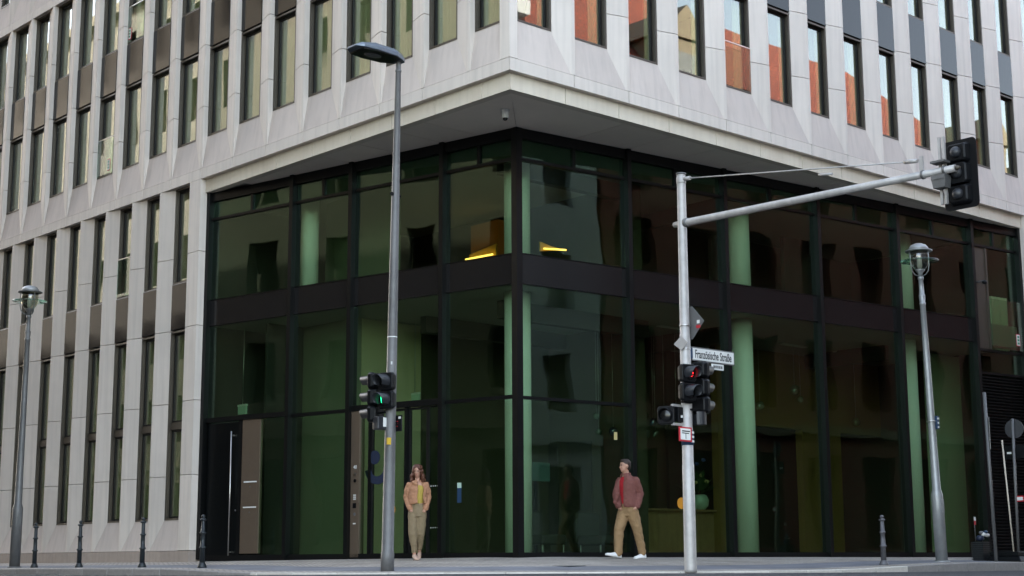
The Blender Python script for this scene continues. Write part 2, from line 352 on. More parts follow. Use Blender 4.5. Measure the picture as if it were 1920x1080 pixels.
# ================================================================== the office building
B = thing('office_building', 'pale stone corner office building with dark glazed ground floor under an overhang', 'building', (0, 0, 0))
Z0, Z1 = 8.492, 8.727            # first band
ZS = 9.49                        # sill of the upper group
SP0, SP1 = 11.61, 12.71          # dark spandrel
ZT, ZU = 14.86, 15.09            # second band
ZF = 8.181
LR = [1.0755 + 1.3335 * i for i in range(20)]              # ridges on the left facade
RR = [1.636, 3.100, 4.527, 5.974, 7.414, 8.811, 10.129, 11.495, 12.800, 14.123, 15.505, 16.804, 18.13, 19.46, 20.79]
LOW = [12.27 + 1.335 * k for k in range(10)]               # ridges of the left wing's lower piers
GAP = .007
def poly_pier(sgn, w=.49, fl=.08): # ridge at 0, slant runs towards sgn
    return [(0, 0), (sgn * fl, 0), (sgn * w, .11), (sgn * w, .42), (0, .42)]
def block_src(sgn, F, z0, z1, name='pier_stone', m='stone', w=.49):
    return MB().prism(poly_pier(sgn, w), z0 + GAP, z1 - GAP, F)
joints_up = [Z1, 10.20, 11.675, 13.2, ZT]
joints_top = [ZU, 16.6, 18.1]
for F, sgn, ridges, top in ((LF, 1, LR, False), (RF, -1, RR, False)):
    for z0, z1 in zip(joints_up, joints_up[1:]):
        src = None
        for r in ridges:
            loc = F((r, 0, 0))
            if src is None: src = block_src(sgn, F, z0, z1).build('pier_stone', 'stone', B); src.location = loc
            else: inst(src, loc, B)
for z0, z1 in zip(joints_top, joints_top[1:]):
    src = None
    for r in LR[12:]:
        if src is None: src = block_src(-1, LF, z0, z1).build('pier_stone', 'stone', B); src.location = LF((r + .3, 0, 0))
        else: inst(src, LF((r + .3, 0, 0)), B)
for z0, z1 in zip((.175, 1.826, 3.465, 5.14, 6.83), (1.826, 3.465, 5.14, 6.83, Z0)):
    src = None
    for r in LOW:
        if src is None: src = block_src(-1, LF, z0, z1, w=.52).build('pier_stone', 'stone', B); src.location = LF((r, 0, 0))
        else: inst(src, LF((r, 0, 0)), B)
    # end pillar of the wing and the pillar at the right end
    MB().box((0, 10.43, z0 + GAP), (.30, 10.914, z1 - GAP)).build('pillar_stone', 'stone', B)
    MB().box((17.62, 0, z0 + GAP), (18.1, .30, z1 - GAP)).build('pillar_stone', 'stone', B)
# corner stones of the upper storeys
for z0, z1 in zip(joints_up, joints_up[1:]):
    MB().prism([(0, 0), (0, .26), (.42, .26), (.42, .42), (.19, .42), (.19, 0)], z0 + GAP, z1 - GAP).build('corner_stone', 'stone', B)
# bands (a stone per bay, mitred at the corner) and the recessed fascia beneath
def band(z0, z1, d0, d1, cutsL, cutsR, name, m):
    for k, (a, b) in enumerate(zip(cutsL, cutsL[1:])):
        p = [(d0, a + (d0 if k == 0 else 0)), (d0, b), (d1, b), (d1, a + (d1 if k == 0 else 0))]
        if k: p = [(x, y + GAP * (1 if y == a else -1)) for x, y in p]
        MB().prism(p, z0, z1).build(name, m, B)
    for k, (a, b) in enumerate(zip(cutsR, cutsR[1:])):
        p = [(a + (d0 if k == 0 else 0) + (.006 if k == 0 else GAP), d0), (b - GAP, d0), (b - GAP, d1), (a + (d1 if k == 0 else 0) + (.006 if k == 0 else GAP), d1)]
        MB().prism(p, z0, z1).build(name, m, B)
band(Z0, Z1 - .004, 0, .45, [0] + [r + .05 for r in LR], [0] + [r - .03 for r in RR], 'band_stone', 'stone')
band(ZT, ZU - .004, 0, .45, [0] + [r + .05 for r in LR], [0] + [r - .03 for r in RR], 'band_stone', 'stone')
fl = [0]; y = .89
while y < 10: fl.append(y); y += 1.3335
fl[-1] = 10.425
fr = [0]; x = 1.49
while x < 17: fr.append(x); x += 1.42
fr.append(17.615)
band(ZF, Z0 - .003, .12, .30, fl, fr, 'fascia_stone', 'fascia')
# sloping apron stones under the windows
def apron(F, s0, s1, z0, z1):
    P = [(s0, .006, z0), (s1, .006, z0), (s1, .40, z0), (s0, .40, z0), (s0, .115, z1), (s1, .115, z1), (s1, .40, z1), (s0, .40, z1)]
    MB().hexa([F(p) for p in P]).build('apron_stone', 'apron', B)
sl = [.2] + LR
for a, b in zip(sl, sl[1:]): apron(LF, a + (.04 if a > .3 else .06), b - .004, Z1 + .004, ZS)
sr = [.196] + RR
for a, b in zip(sr, sr[1:]): apron(RF, a + .004, b - .04, Z1 + .004, ZS)
lw = [10.914] + LOW
for a, b in zip(lw, lw[1:]): apron(LF, a + .004, b - .04, .175, .85)
for a, b in zip(LR[11:], LR[12:]): apron(LF, a + .304, b + .26, ZU + .004, 15.85)
# plinth of the wing
for a, b in zip([10.44] + [r - .6 for r in LOW], [r - .6 for r in LOW]): MB().box((-.004, a + .004, -.5), (.40, b - .004, .168)).build('plinth_stone', 'plinth', B)
MB().box((17.62, -.004, -.5), (22, .3, .168)).build('plinth_stone', 'plinth', B)

# ---- windows: lined frame > sash, pane, curtain; one mesh set per size
WSRC = {}
def window_src(F, w, h, tr, sheer, key):
    t, d0, d1 = .04, .118, .30
    m = MB()
    m.box((0, d0, 0), (t, d1, h), F); m.box((w - t, d0, 0), (w, d1, h), F); m.box((t, d0, h - t), (w - t, d1, h), F); m.box((t, d0 - .012, 0), (w - t, d1, t), F)
    sashes = [(t, h - t)] if not tr else [(t, tr[0]), (tr[1], h - t)]
    if tr: m.box((t, .17, tr[0]), (w - t, d1 - .01, tr[1]), F)
    me_l = m.bm
    s = MB(); p = MB()
    for za, zb in sashes:
        a, b, e = t + .010, w - t - .010, .035
        za += .012; zb -= .012
        s.box((a, .205, za), (a + e, .25, zb), F); s.box((b - e, .205, za), (b, .25, zb), F); s.box((a + e, .205, za), (b - e, .25, za + e), F); s.box((a + e, .205, zb - e), (b - e, .25, zb), F)
        p.box((a + e, .225, za + e), (b - e, .231, zb - e), F)
    c = MB(); n = 26; c0, c1 = (t, w * sheer) if F is LF else (w * (1 - sheer), w - t)
    if F is LF: c0, c1 = w * (1 - sheer), w - t      # drawn to the side away from the corner
    lo = []; hi = []
    for i in range(n + 1):
        u = c0 + (c1 - c0) * i / n; dd = .335 + .022 * math.sin(i * 1.9) + .012 * math.sin(i * .7)
        lo.append(c.bm.verts.new(F((u, dd, .06)))); hi.append(c.bm.verts.new(F((u, dd, h - .06))))
    for i in range(n):
        f = c.bm.faces.new((lo[i], lo[i + 1], hi[i + 1], hi[i])); f.smooth = True
    return m, s, p, c
def add_window(F, s0, z0, w, h, tr=None, sheer=.45, var=0):
    key = (F is LF, round(w, 2), round(h, 2), tr, var)
    loc = Vector(F((s0, 0, z0)))
    if key not in WSRC:
        m, s, p, c = window_src(F, w, h, tr, sheer, key)
        o = m.build('window', 'bronze', B); o.location = loc
        ch = []
        for q, nm, mt in ((s, 'sash', 'dark_frame'), (p, 'pane', 'glass_upper'), (c, 'curtain', 'curtain')):
            k = q.build(nm, mt, o, norm=nm != 'curtain'); k.location = loc; ch.append(k)
        WSRC[key] = (o, ch)
    else:
        so, ch = WSRC[key]; o = inst(so, loc, B)
        for k in ch: inst(k, loc, o)
    return o
def spandrel(F, s0, s1, z0, z1):
    key = ('sp', F is LF, round(s1 - s0, 2)); loc = F((s0, 0, z0))
    if key in WSRC: return inst(WSRC[key], loc, B)
    o = MB().box((.012, .10, .03), (s1 - s0 - .012, .33, z1 - z0), F).build('spandrel_panel', 'spandrel', B, bevel=.006); o.location = loc; WSRC[key] = o
def balustrade(F, s0, z0, w, sticker_s):
    o = MB().box((s0 + .02, .10, z0 + .06), (s0 + w - .02, .112, z0 + .98), F).build('balustrade', 'glass_clear', B)
    MB().box((s0 + .01, .095, z0 + .98), (s0 + w - .01, .125, z0 + 1.0), F).build('handrail', 'steel', o)
    if sticker_s is not None:
        MB().box((sticker_s, .094, z0 + .12), (sticker_s + .14, .099, z0 + .42), F).build('sticker', 'red_paint', o)
        MB().box((sticker_s + .015, .090, z0 + .14), (sticker_s + .125, .0935, z0 + .40), F).build('sticker', 'white_enamel', o)
        for k in range(3): MB().box((sticker_s + .035, .087, z0 + .17 + .075 * k), (sticker_s + .105, .0895, z0 + .22 + .075 * k), F).build('sticker', 'green_paint', o)
# left upper windows lie between ridge r and the previous pier's slant end
openL = [(.262, LR[0] - .262)] + [(a + .492, b - a - .494) for a, b in zip(LR, LR[1:])]
openR = [(.192, RR[0] - .49 - .194)] + [(a + .002, 1e-9 + round(b - a - .494, 2)) for a, b in zip(RR, RR[1:])]
for F, ops in ((LF, openL), (RF, openR)):
    for i, (s0, ww) in enumerate(ops):
        v = i % 3; shr = (.97, .80, .97) if F is LF else (.16, .30, .14)
        add_window(F, s0, ZS, ww, SP0 - ZS, None, shr[v], v)
        spandrel(F, s0, s0 + ww, SP0, SP1)
        add_window(F, s0, SP1, ww, ZT - SP1, None, shr[v], v)
lo_op = [(a + .002, b - .52 - a - .004) for a, b in zip(lw, lw[1:])]
for i, (s0, ww) in enumerate(lo_op):
    ww = round(ww, 2)
    add_window(LF, s0, .85, ww, 5.13 - .85, (2.03, 2.19), .96, i % 2)
    spandrel(LF, s0, s0 + ww, 5.13, 6.22)
    add_window(LF, s0, 6.22, ww, Z0 - .01 - 6.22, None, .96, i % 2)
for r in LR[12:]: add_window(LF, r + .302, 15.85, .84, 2.2, None, .6, 0)
balustrade(LF, openL[10][0], SP1, openL[10][1], openL[10][0] + .62)
balustrade(LF, openL[11][0], ZS, openL[11][1], openL[11][0] + .12)
balustrade(LF, lo_op[2][0], 6.22, lo_op[2][1], None)
balustrade(RF, openR[4][0], ZS, openR[4][1], None)

# ---- inner mass: floors, back walls, roof (rooms behind the windows)
def part(name, m, *boxes):
    q = MB()
    for a, b in boxes: q.box(a, b)
    return q.build(name, m, B)
part('floor_slab', 'core', ((.35, .35, 8.25), (5.0, 45, 8.70)), ((5.0, .35, 8.25), (45, 5.0, 8.70)))
part('floor_slab', 'core', ((.35, .35, 11.7), (5.0, 45, 12.5)), ((5.0, .35, 11.7), (45, 5.0, 12.5)))
part('floor_slab', 'core', ((.35, .35, 14.9), (5.0, 45, 15.6)), ((5.0, .35, 14.9), (45, 5.0, 15.6)))
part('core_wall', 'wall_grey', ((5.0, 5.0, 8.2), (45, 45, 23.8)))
part('upper_wall', 'stone', ((.43, .43, 15.65), (5.0, LR[12] - .2, 23.8)), ((.43, 24.0, 15.65), (5.0, 45, 23.8)), ((5.0, .43, 15.65), (45, 5.0, 23.8)), ((.43, LR[12] - .2, 18.1), (5.0, 24.0, 23.8)), ((2.5, LR[12] - .2, 15.65), (5.0, 24.0, 18.1)))
part('far_wall', 'stone', ((.0, 26.5, -.5), (5.0, 45, Z0)), ((.0, 26.55, Z1), (5.0, 45, 15.65)), ((18.12, .0, -.5), (45, 5.0, Z0)), ((20.9, .0, Z1), (45, 5.0, 15.65)))
part('roof', 'roof_dark', ((-.2, -.2, 23.8), (45, 45, 24.2)))
part('shade_wing', 'stone', ((.3, 45.05, -.5), (16, 130, 23.6)), ((45.05, .3, -.5), (130, 16, 23.6)))  # unseen wings added to keep the sun off the houses opposite
part('party_wall', 'wall_dark', ((5.0, 11.0, 0), (5.3, 45, 8.2)), ((.42, 10.95, 0), (.43, 10.96, 8.2)))
for k, y in enumerate([b - .3 for b in LOW[1::2]]): part('partition', 'wall_grey', ((1.2, y, .1), (5.0, y + .1, 8.2)))
for y in LR[1::3]: part('partition', 'wall_grey', ((1.4, y + .2, 8.75), (5.0, y + .3, 14.9)))
for x in RR[1::3]: part('partition', 'wall_grey', ((x - .3, 1.4, 8.75), (x - .2, 5.0, 14.9)))

# ---- glazed ground floor: two tapering planes that meet at the corner post
G = Vector((1.872, 1.874)); EL = Vector((.30, 10.43)); ER = Vector((17.62, .29))
uL = (EL - G).normalized(); uR = (ER - G).normalized(); nL = Vector((uL.y, -uL.x)); nR = Vector((-uR.y, uR.x))
def GL(p): return (G.x + uL.x * p[0] + nL.x * p[1], G.y + uL.y * p[0] + nL.y * p[1], p[2])
def GR(p): return (G.x + uR.x * p[0] + nR.x * p[1], G.y + uR.y * p[0] + nR.y * p[1], p[2])
LENL = (EL - G).length; LENR = (ER - G).length
mulL = [0, 1.80, 4.27, 6.02, LENL - .03]; mulR = [0, 2.77, 5.47, 8.37, 11.09, 13.89, LENR - .03]
MB().box((-.075, -.075, -.02), (.075, .075, ZF - .002), lambda p: (G.x + p[0], G.y + p[1], p[2])).build('corner_post', 'black_metal', B)
for M, mul in ((GL, mulL), (GR, mulR)):
    for k, t in enumerate(mul[1:]):
        MB().box((t - .05, -.13, -.02), (t + .05, .10, ZF - .002), M).build('mullion', 'black_metal', B)
    for a, b in zip(mul, mul[1:]):
        a += .077 if a == 0 else .051; b -= .051
        MB().box((a, -.05, -.05), (b, .09, .075), M).build('base_rail', 'black_metal', B)
        MB().box((a, -.06, 7.975), (b, .09, ZF - .003), M).build('head_rail', 'black_metal', B)
        MB().box((a, -.04, 7.54), (b, .06, 7.60), M).build('transom', 'black_metal', B)
        mid = (a + b) / 2
        MB().box((mid - .035, -.04, 7.601), (mid + .035, .06, 7.974), M).build('transom_post', 'black_metal', B)
        for p, q in ((a, mid - .036), (mid + .036, b)): MB().box((p, .0, 7.601), (q, .012, 7.974), M).build('pane', 'glass_lobby', B), MB().box((p, .03, 7.601), (q, .05, 7.974), M).build('light_panel', 'panel_green', B)
def pane(M, a, b, z0, z1, n=0): return MB().box((a, n, z0), (b, n + .012, z1), M).build('pane', 'glass_lobby', B)
def rail(M, a, b, z0, z1, nm='transom', n0=-.035, n1=.06, m='black_metal'): return MB().box((a, n0, z0), (b, n1, z1), M).build(nm, m, B)
def slabband(M, a, b): return MB().box((a, -.01, 5.131), (b, .05, 5.704), M).build('slab_panel', 'slab_band', B)
for M, mul, last in ((GL, mulL, 99), (GR, mulR, 5)):
    for k, (a, b) in enumerate(zip(mul, mul[1:])):
        a += .077 if a == 0 else .051; b -= .051
        if k == last: continue
        pane(M, a, b, 5.72, 7.54); slabband(M, a, b)
        rail(M, a, b, 5.705, 5.72, n0=-.03); rail(M, a, b, 5.115, 5.13, n0=-.03)
        if M is GR:
            if k == 0: pane(M, a, b, .075, 2.92); rail(M, a, b, 2.92, 2.98); pane(M, a, b, 2.98, 5.115)
            else: pane(M, a, b, .075, 5.115)
        else:
            if k in (0, 2): pane(M, a, b, .075, 2.93); rail(M, a, b, 2.93, 3.0); pane(M, a, b, 3.0, 5.115)
            elif k == 1:
                rail(M, a, b, 2.93, 3.05, n0=-.06); pane(M, a, b, 3.05, 5.115)
            else: rail(M, a, b, 2.96, 3.06, n0=-.06); pane(M, a, b, 3.06, 5.115)
# entrance doors in the second left bay
def door(M, a, b, z0, z1, n=.02, fr=.045, m='dark_frame'):
    q = MB(); q.box((a, n, z0), (a + fr, n + .05, z1), M); q.box((b - fr, n, z0), (b, n + .05, z1), M); q.box((a + fr, n, z0), (b - fr, n + .05, z0 + .07), M); q.box((a + fr, n, z1 - fr), (b - fr, n + .05, z1), M)
    o = q.build('door', m, B)
    MB().box((a + fr, n + .02, z0 + .07), (b - fr, n + .03, z1 - fr), M).build('pane', 'glass_lobby', o)
    return o
d1 = door(GL, 2.78, 3.72, .01, 2.92); d2 = door(GL, 2.22, 2.72, .01, 2.92); door(GL, 1.855, 2.21, .01, 2.92, fr=.02)
MB().box((2.722, -.05, .0), (2.778, .08, 2.93), GL).build('door_post', 'black_metal', B)
MB().box((3.725, .0, .0), (3.79, .08, 2.93), GL).build('door_post', 'black_metal', B)
pane(GL, 3.79, 3.97, .02, 2.93)
for zz in (1.35, .55):
    for k in range(5): MB().box((1.90 + k * .055, .012, zz), (1.925 + k * .055, .016, zz + .02), GL).build('glass_dot', 'white_enamel', d2)
def disc(M, t, z, r, n0, n1, a0=0, a1=360, r0=0, seg=24):
    q = MB(); pts = []
    for i in range(seg + 1):
        a = R(a0 + (a1 - a0) * i / seg); pts.append((t + r * math.cos(a), z + r * math.sin(a)))
    inner = [(t + r0 * math.cos(R(a0 + (a1 - a0) * i / seg)), z + r0 * math.sin(R(a0 + (a1 - a0) * i / seg))) for i in range(seg, -1, -1)] if r0 else ([] if a1 - a0 >= 360 else [])
    pp = pts[:-1] if (a1 - a0 >= 360 and not r0) else pts + inner
    va = [q.bm.verts.new(M((x, n0, z_))) for x, z_ in pp]; vb = [q.bm.verts.new(M((x, n1, z_))) for x, z_ in pp]
    k = len(pp); q.bm.faces.new(va[::-1]); q.bm.faces.new(vb)
    for i in range(k): q.bm.faces.new((va[i], va[(i + 1) % k], vb[(i + 1) % k], vb[i]))
    return q
disc(GL, 3.55, 1.78, .34, .016, .02, 180, 350, .18).build('decal', 'navy', d1)
disc(GL, 3.62, 1.98, .14, .016, .02).build('decal', 'navy', d1)
disc(GL, 3.17, .93, .115, .016, .02).build('decal', 'orange', d1)
MB().box((1.36, -.006, 1.02), (1.46, -.001, 1.30), GL).build('glass_notice', 'blue_paint', B); MB().box((1.36, -.006, 1.30), (1.46, -.001, 1.40), GL).build('glass_notice', 'vase', B)
MB().box((2.35, -.006, 2.25), (2.43, -.001, 2.40), GR).build('glass_notice', 'petal', B)
disc(GR, 4.10, 1.05, .115, -.006, -.001).build('decal', 'orange', B)
# intercom pillar
ic = MB().box((3.975, -.05, .0), (4.215, .10, 2.93), GL).build('intercom_pillar', 'bronze_light', B, bevel=.006)
text('40', .105, 'white_enamel', frame_mat(GL((4.09, -.053, 1.80)), (-uL.x, -uL.y, 0), (-nL.x, -nL.y, 0)), ic, sx=.9)
for t, z, r, mt in ((4.09, 1.66, .028, 'steel'), (4.09, 1.53, .035, 'lens_dark'), (4.09, .86, .03, 'galv_dark')): disc(GL, t, z, r, -.062, -.049, seg=16).build('button', mt, ic)
for z in (1.23, 1.19, 1.15): MB().box((4.06, -.056, z), (4.13, -.0495, z + .022), GL).build('name_plate', 'white_enamel', ic)
MB().box((4.05, -.058, .98), (4.14, -.0495, 1.08), GL).build('card_reader', 'signal_black', ic)
MB().box((4.06, -.056, .66), (4.13, -.0495, .685), GL).build('name_plate', 'white_enamel', ic)
# side door, mailbox panel and dark glass in the last left bay
sdoor = MB().box((7.56, -.02, .01), (8.56, .05, 2.92), GL).build('door', 'door_black', B, bevel=.005)
hb = MB(); hb.tube([GL((7.72, -.10, .06)), GL((7.72, -.10, 2.72))], .016, 10); hb.box((7.71, -.10, .12), (7.73, -.02, .15), GL); hb.box((7.71, -.10, 2.62), (7.73, -.02, 2.65), GL)
hb.build('handle', 'steel', sdoor)
disc(GL, 7.62, 1.02, .02, -.03, -.02, seg=12).build('lock', 'galv_dark', sdoor)
MB().box((7.46, -.04, .0), (7.555, .08, 2.955), GL).build('door_post', 'black_metal', B)
mb = MB().box((6.90, -.03, .10), (7.455, .06, 2.955), GL).build('mailbox_panel', 'bronze_light', B, bevel=.005)
for z in (1.60, 1.06):
    MB().box((6.97, -.045, z), (7.36, -.0305, z + .028), GL).build('letter_flap', 'white_enamel', mb)
    MB().box((6.96, -.034, z - .42), (7.37, -.0305, z - .012), GL).build('letterbox_door', 'bronze_light', mb)
    disc(GL, 7.17, z - .09, .016, -.04, -.034, seg=10).build('lock', 'galv_dark', mb)
pane(GL, 6.075, 6.895, .075, 2.955)
# right end bay: brown panel, upper window with glass balustrade, louvre and service doors
t0, t1 = 13.945, LENR - .085
MB().box((t0, .0, 4.95), (t0 + .55, .05, 7.54), GR).build('wall_panel', 'bronze', B)
MB().box((t0 + .55, -.02, 5.0), (t0 + .62, .06, 7.54), GR).build('window_frame', 'bronze', B)
pane(GR, t0 + .62, t1, 5.0, 7.54)
bal = MB().box((t0 + .58, -.10, 5.02), (t1 - .02, -.085, 6.25), GR).build('balustrade', 'glass_clear', B)
MB().box((t1 - .30, -.108, 5.14), (t1 - .14, -.104, 5.44), GR).build('sticker', 'red_paint', bal)
MB().box((t1 - .285, -.112, 5.155), (t1 - .155, -.1085, 5.425), GR).build('sticker', 'white_enamel', bal)
for k in range(3): MB().box((t1 - .26, -.116, 5.18 + k * .08), (t1 - .18, -.1125, 5.235 + k * .08), GR).build('sticker', 'green_paint', bal)
n = 14
lo = []; cur = MB()
vv0 = [cur.bm.verts.new(GR((t0 + .66 + .98 * i / 24, .22 + .03 * math.sin(i * 1.8), 5.05))) for i in range(25)]; vv1 = [cur.bm.verts.new(GR((t0 + .66 + .98 * i / 24, .22 + .03 * math.sin(i * 1.8), 6.4))) for i in range(25)]
for i in range(24): cur.bm.faces.new((vv0[i], vv0[i + 1], vv1[i + 1], vv1[i]))
cur.build('curtain', 'curtain', bal, norm=False)
rail(GR, t0, t1, 4.93, 4.99); pane(GR, t0, t1, 4.42, 4.93); rail(GR, t0, t1, 4.36, 4.42)
for k in range(56):
    z = .10 + k * .076
    MB().hexa([GR(p) for p in ((t0, -.02, z), (t1, -.02, z), (t1, .05, z + .035), (t0, .05, z + .035), (t0, -.02, z + .018), (t1, -.02, z + .018), (t1, .05, z + .053), (t0, .05, z + .053))]).build('louvre_blade', 'louvre', B)
MB().box((t0, .10, .08), (t1, .12, 4.36), GR).build('louvre_backing', 'black_metal', B)
# soffit panels
def soff(M, mul, d):
    cuts = []
    for a, b in zip(mul, mul[1:]): cuts += [a, (a + b) / 2]
    cuts.append(mul[-1]); return cuts
cl = soff(GL, mulL, 0); cr_ = soff(GR, mulR, 0)
def outer(M, t):
    p = M((t, 0, 0))
    return (.30, p[1]) if M is GL else (p[0], .30)
for M, cuts in ((GL, cl), (GR, cr_)):
    for k, (a, b) in enumerate(zip(cuts, cuts[1:])):
        e = .008
        pi, qi = M((a + e, -.0, 0))[:2], M((b - e, -.0, 0))[:2]; po = outer(M, a + e) if k else ((.302, .304) if M is GL else (.306, .302)); qo = outer(M, b - e)
        po = (po[0] + (.003 if M is GL else 0), po[1] + (0 if M is GL else .003))
        if abs((qo[0] - qi[0]) + (qo[1] - qi[1])) < .02: continue
        MB().prism([po, qo, qi, pi], ZF + .004, ZF + .05).build('soffit_panel', 'soffit', B)
# ---- lobby behind the glass
def gpoly(n, far=12.):   # lobby outline set back n from the glass
    a = GL((LENL - .1, n, 0)); c = (G.x + n * 1.05, G.y + n * 1.05); b = GR((LENR - .1, n, 0))
    return [(a[0], a[1]), (c[0], c[1]), (b[0], b[1]), (18.0, 8.0), (8.0, 8.0), (8.0, 10.9)]
MB().prism(gpoly(.10), -.4, .02).build('lobby_floor', 'floor_stone', B)
MB().prism(gpoly(.06), 5.12, 5.66).build('mezzanine_slab', 'ceiling', B)
MB().prism(gpoly(.12), 8.10, 8.17).build('lobby_ceiling', 'ceiling', B)
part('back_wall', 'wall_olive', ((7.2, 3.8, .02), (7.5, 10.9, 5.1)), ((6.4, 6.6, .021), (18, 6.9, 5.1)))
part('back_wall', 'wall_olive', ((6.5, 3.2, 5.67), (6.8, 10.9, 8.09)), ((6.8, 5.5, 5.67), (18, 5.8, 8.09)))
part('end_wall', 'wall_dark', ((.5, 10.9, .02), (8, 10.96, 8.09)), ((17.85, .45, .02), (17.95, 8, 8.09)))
part('entrance_wall', 'plaster_grey', ((1.95, 7.1, .022), (2.1, 10.2, 5.1)), ((1.9, 9.5, .022), (2.1, 10.2, 5.1)))
part('vestibule_wall', 'wall_vestibule', ((2.11, 7.1, .022), (3.75, 7.2, 5.1)))
part('vestibule_wall', 'wall_olive', ((3.76, 7.05, .022), (7.19, 7.2, 5.1)))
part('upper_wall_panel', 'plaster_grey', ((2.6, 6.6, 5.67), (2.75, 9.2, 8.09)))
part('side_wall', 'plaster_mid', ((16.25, 2.2, .022), (17.8, 2.3, 5.1)))
part('side_wall', 'wall_dark', ((.95, 9.0, .022), (1.9, 9.08, 5.1)))
part('portal', 'ochre', ((11.0, 4.7, 3.2), (17.8, 4.9, 5.1)), ((14.3, 4.7, .022), (15.95, 4.9, 3.2)), ((11.0, 4.7, .022), (11.6, 4.9, 3.2)))
part('portal_recess', 'wall_dark', ((11.0, 6.3, .023), (17.8, 6.4, 5.1)))
for (cx, cy, rr) in ((2.58, 2.64, .26), (8.66, 1.98, .235), (14.15, 1.42, .25), (1.36, 8.05, .2)):
    for za, zb in ((.021, 5.119), (5.661, 8.099)):
        if rr == .2 and za < 1: continue
        MB().lathe([(rr, za), (rr, zb)], 32, lambda p, c=(cx, cy): (p[0] + c[0], p[1] + c[1], p[2])).build('column', 'plaster_white', B)
mat('alcove_glow', (.30, .13, .035), .7, emit=(.5, .17, .02), estr=.008)  # faint emission stands in for the cove lamp's light on this wall
part('glowing_alcove', 'alcove_glow', ((6.0, 7.04, 6.97), (6.2, 8.02, 7.86)))
cv = MB().prism([(7.05, 6.97), (8.02, 7.02), (8.02, 7.15), (7.05, 7.27)], 5.95, 5.99, lambda p: (p[2], p[0], p[1])).build('cove', 'cove_yellow', B)
MB().tube([(5.84, 7.05, 7.0), (5.84, 8.02, 7.02)], .022, 8).build('cove_lamp', 'warm_glow', B)
MB().prism([(5.42, 6.70), (5.42, 6.92), (5.75, 6.86), (6.15, 6.83)], 4.98, 5.02, lambda p: (p[0], p[2], p[1])).build('cove', 'cove_yellow', B)
MB().tube([(5.42, 4.86, 6.74), (6.1, 4.86, 6.80)], .02, 8).build('cove_lamp', 'warm_glow', B)
for k, (y0, y1) in enumerate(((4.1, 4.9), (5.2, 6.0), (6.3, 6.9))): part('wall_panel', 'wall_dark', ((7.16, y0, .3), (7.19, y1, 2.6)))
for k in range(6): part('ceiling_lamp', 'white_enamel', ((3.4 + k * 2.2, 3.6, 5.09), (4.4 + k * 2.2, 3.72, 5.118)))
for k in range(5): part('wall_batten', 'wood', ((8.0 + k * .55, 6.56, .05), (8.12 + k * .55, 6.59, 5.05)))
part('ceiling_beam', 'wall_dark', ((2.9, 3.4, 4.75), (7.2, 3.6, 5.118)), ((3.0, 6.0, 4.75), (7.2, 6.2, 5.118)), ((9.0, 2.4, 4.75), (9.2, 6.5, 5.118)), ((14.4, 2.2, 4.75), (14.6, 4.6, 5.118)))
part('ceiling_beam', 'wall_dark', ((2.9, 3.4, 7.75), (6.4, 3.6, 8.098)), ((9.0, 2.4, 7.75), (9.2, 5.4, 8.098)))
part('upper_panel', 'wall_dark', ((9.4, 3.4, 5.67), (10.9, 3.5, 7.3)), ((11.6, 3.0, 5.67), (12.6, 3.1, 7.6)))
# wing rooms
part('floor_slab', 'core', ((.44, 10.97, -.3), (5, 26.4, .1)), ((.44, 10.97, 5.25), (5, 26.4, 6.0)))
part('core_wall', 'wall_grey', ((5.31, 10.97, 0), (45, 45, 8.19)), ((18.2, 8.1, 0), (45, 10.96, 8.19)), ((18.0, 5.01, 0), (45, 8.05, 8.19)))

# ================================================================== things inside the lobby
def exit_sign(x, y, ztop, zs, label):
    t = thing('exit_sign', label, 'sign', (x, y, zs), 'hanging exit signs')
    MB().box((x - .02, y - .16, zs - .09), (x + .02, y + .16, zs + .09)).build('panel', 'vase', t)
    MB().box((x - .03, y - .17, zs + .09), (x + .03, y + .17, zs + .13)).build('housing', 'white_enamel', t)
    MB().tube([(x, y, zs + .13), (x, y, ztop)], .008, 6).build('rod', 'steel', t)
exit_sign(3.5, 7.0, 5.118, 3.44, 'small hanging green exit sign behind the glass above the entrance doors')
exit_sign(.9, 9.86, 5.118, 3.24, 'small hanging green exit sign behind the glass above the black side door')
dsp = thing('wall_display', 'pale teal screen on a stand inside the lobby right of the corner post', 'screen', (5.3, 5.0, .02))
mat('screen_teal', (.05, .10, .10), .3, emit=(.25, .5, .5), estr=.004)
MB().box((4.96, 5.0, 1.62), (5.68, 5.05, 2.02)).build('panel', 'screen_teal', dsp, bevel=.006); MB().box((5.28, 5.06, .021), (5.36, 5.10, 1.9)).build('stand', 'black_metal', dsp)
MB().box((5.1, 4.9, .0205), (5.54, 5.25, .04)).build('foot', 'black_metal', dsp)
for (x, lab) in ((4.6, 'left'), (6.3, 'right')):
    ch = thing('lounge_chair', 'dark lounge chair inside the lobby to the %s of the teal screen' % lab, 'chair', (x, 4.1, .02), 'lounge chairs in the lobby')
    MB().box((x - .35, 3.75, .25), (x + .35, 4.45, .45)).build('seat', 'wall_dark', ch, bevel=.04); MB().box((x - .35, 4.46, .3), (x + .35, 4.6, .95)).build('backrest', 'wall_dark', ch, bevel=.04)
    for dx in (-.3, .3):
        for dy_ in (3.8, 4.4): MB().tube([(x + dx, dy_, .021), (x + dx, dy_, .26)], .015, 6).build('leg', 'steel', ch)
desk = thing('reception_desk', 'wooden reception desk inside the lobby behind the man and the signal pole', 'desk', (9.9, 5, .02))
MB().box((8.6, 4.9, .021), (11.2, 5.5, 1.05)).build('front', 'wood', desk, bevel=.01); MB().box((8.5, 4.8, 1.051), (11.3, 5.6, 1.10)).build('top', 'wood', desk, bevel=.008)
vz = thing('flower_vase', 'round pale green vase of flowers on the reception desk', 'vase', (10.75, 5.1, 1.10))
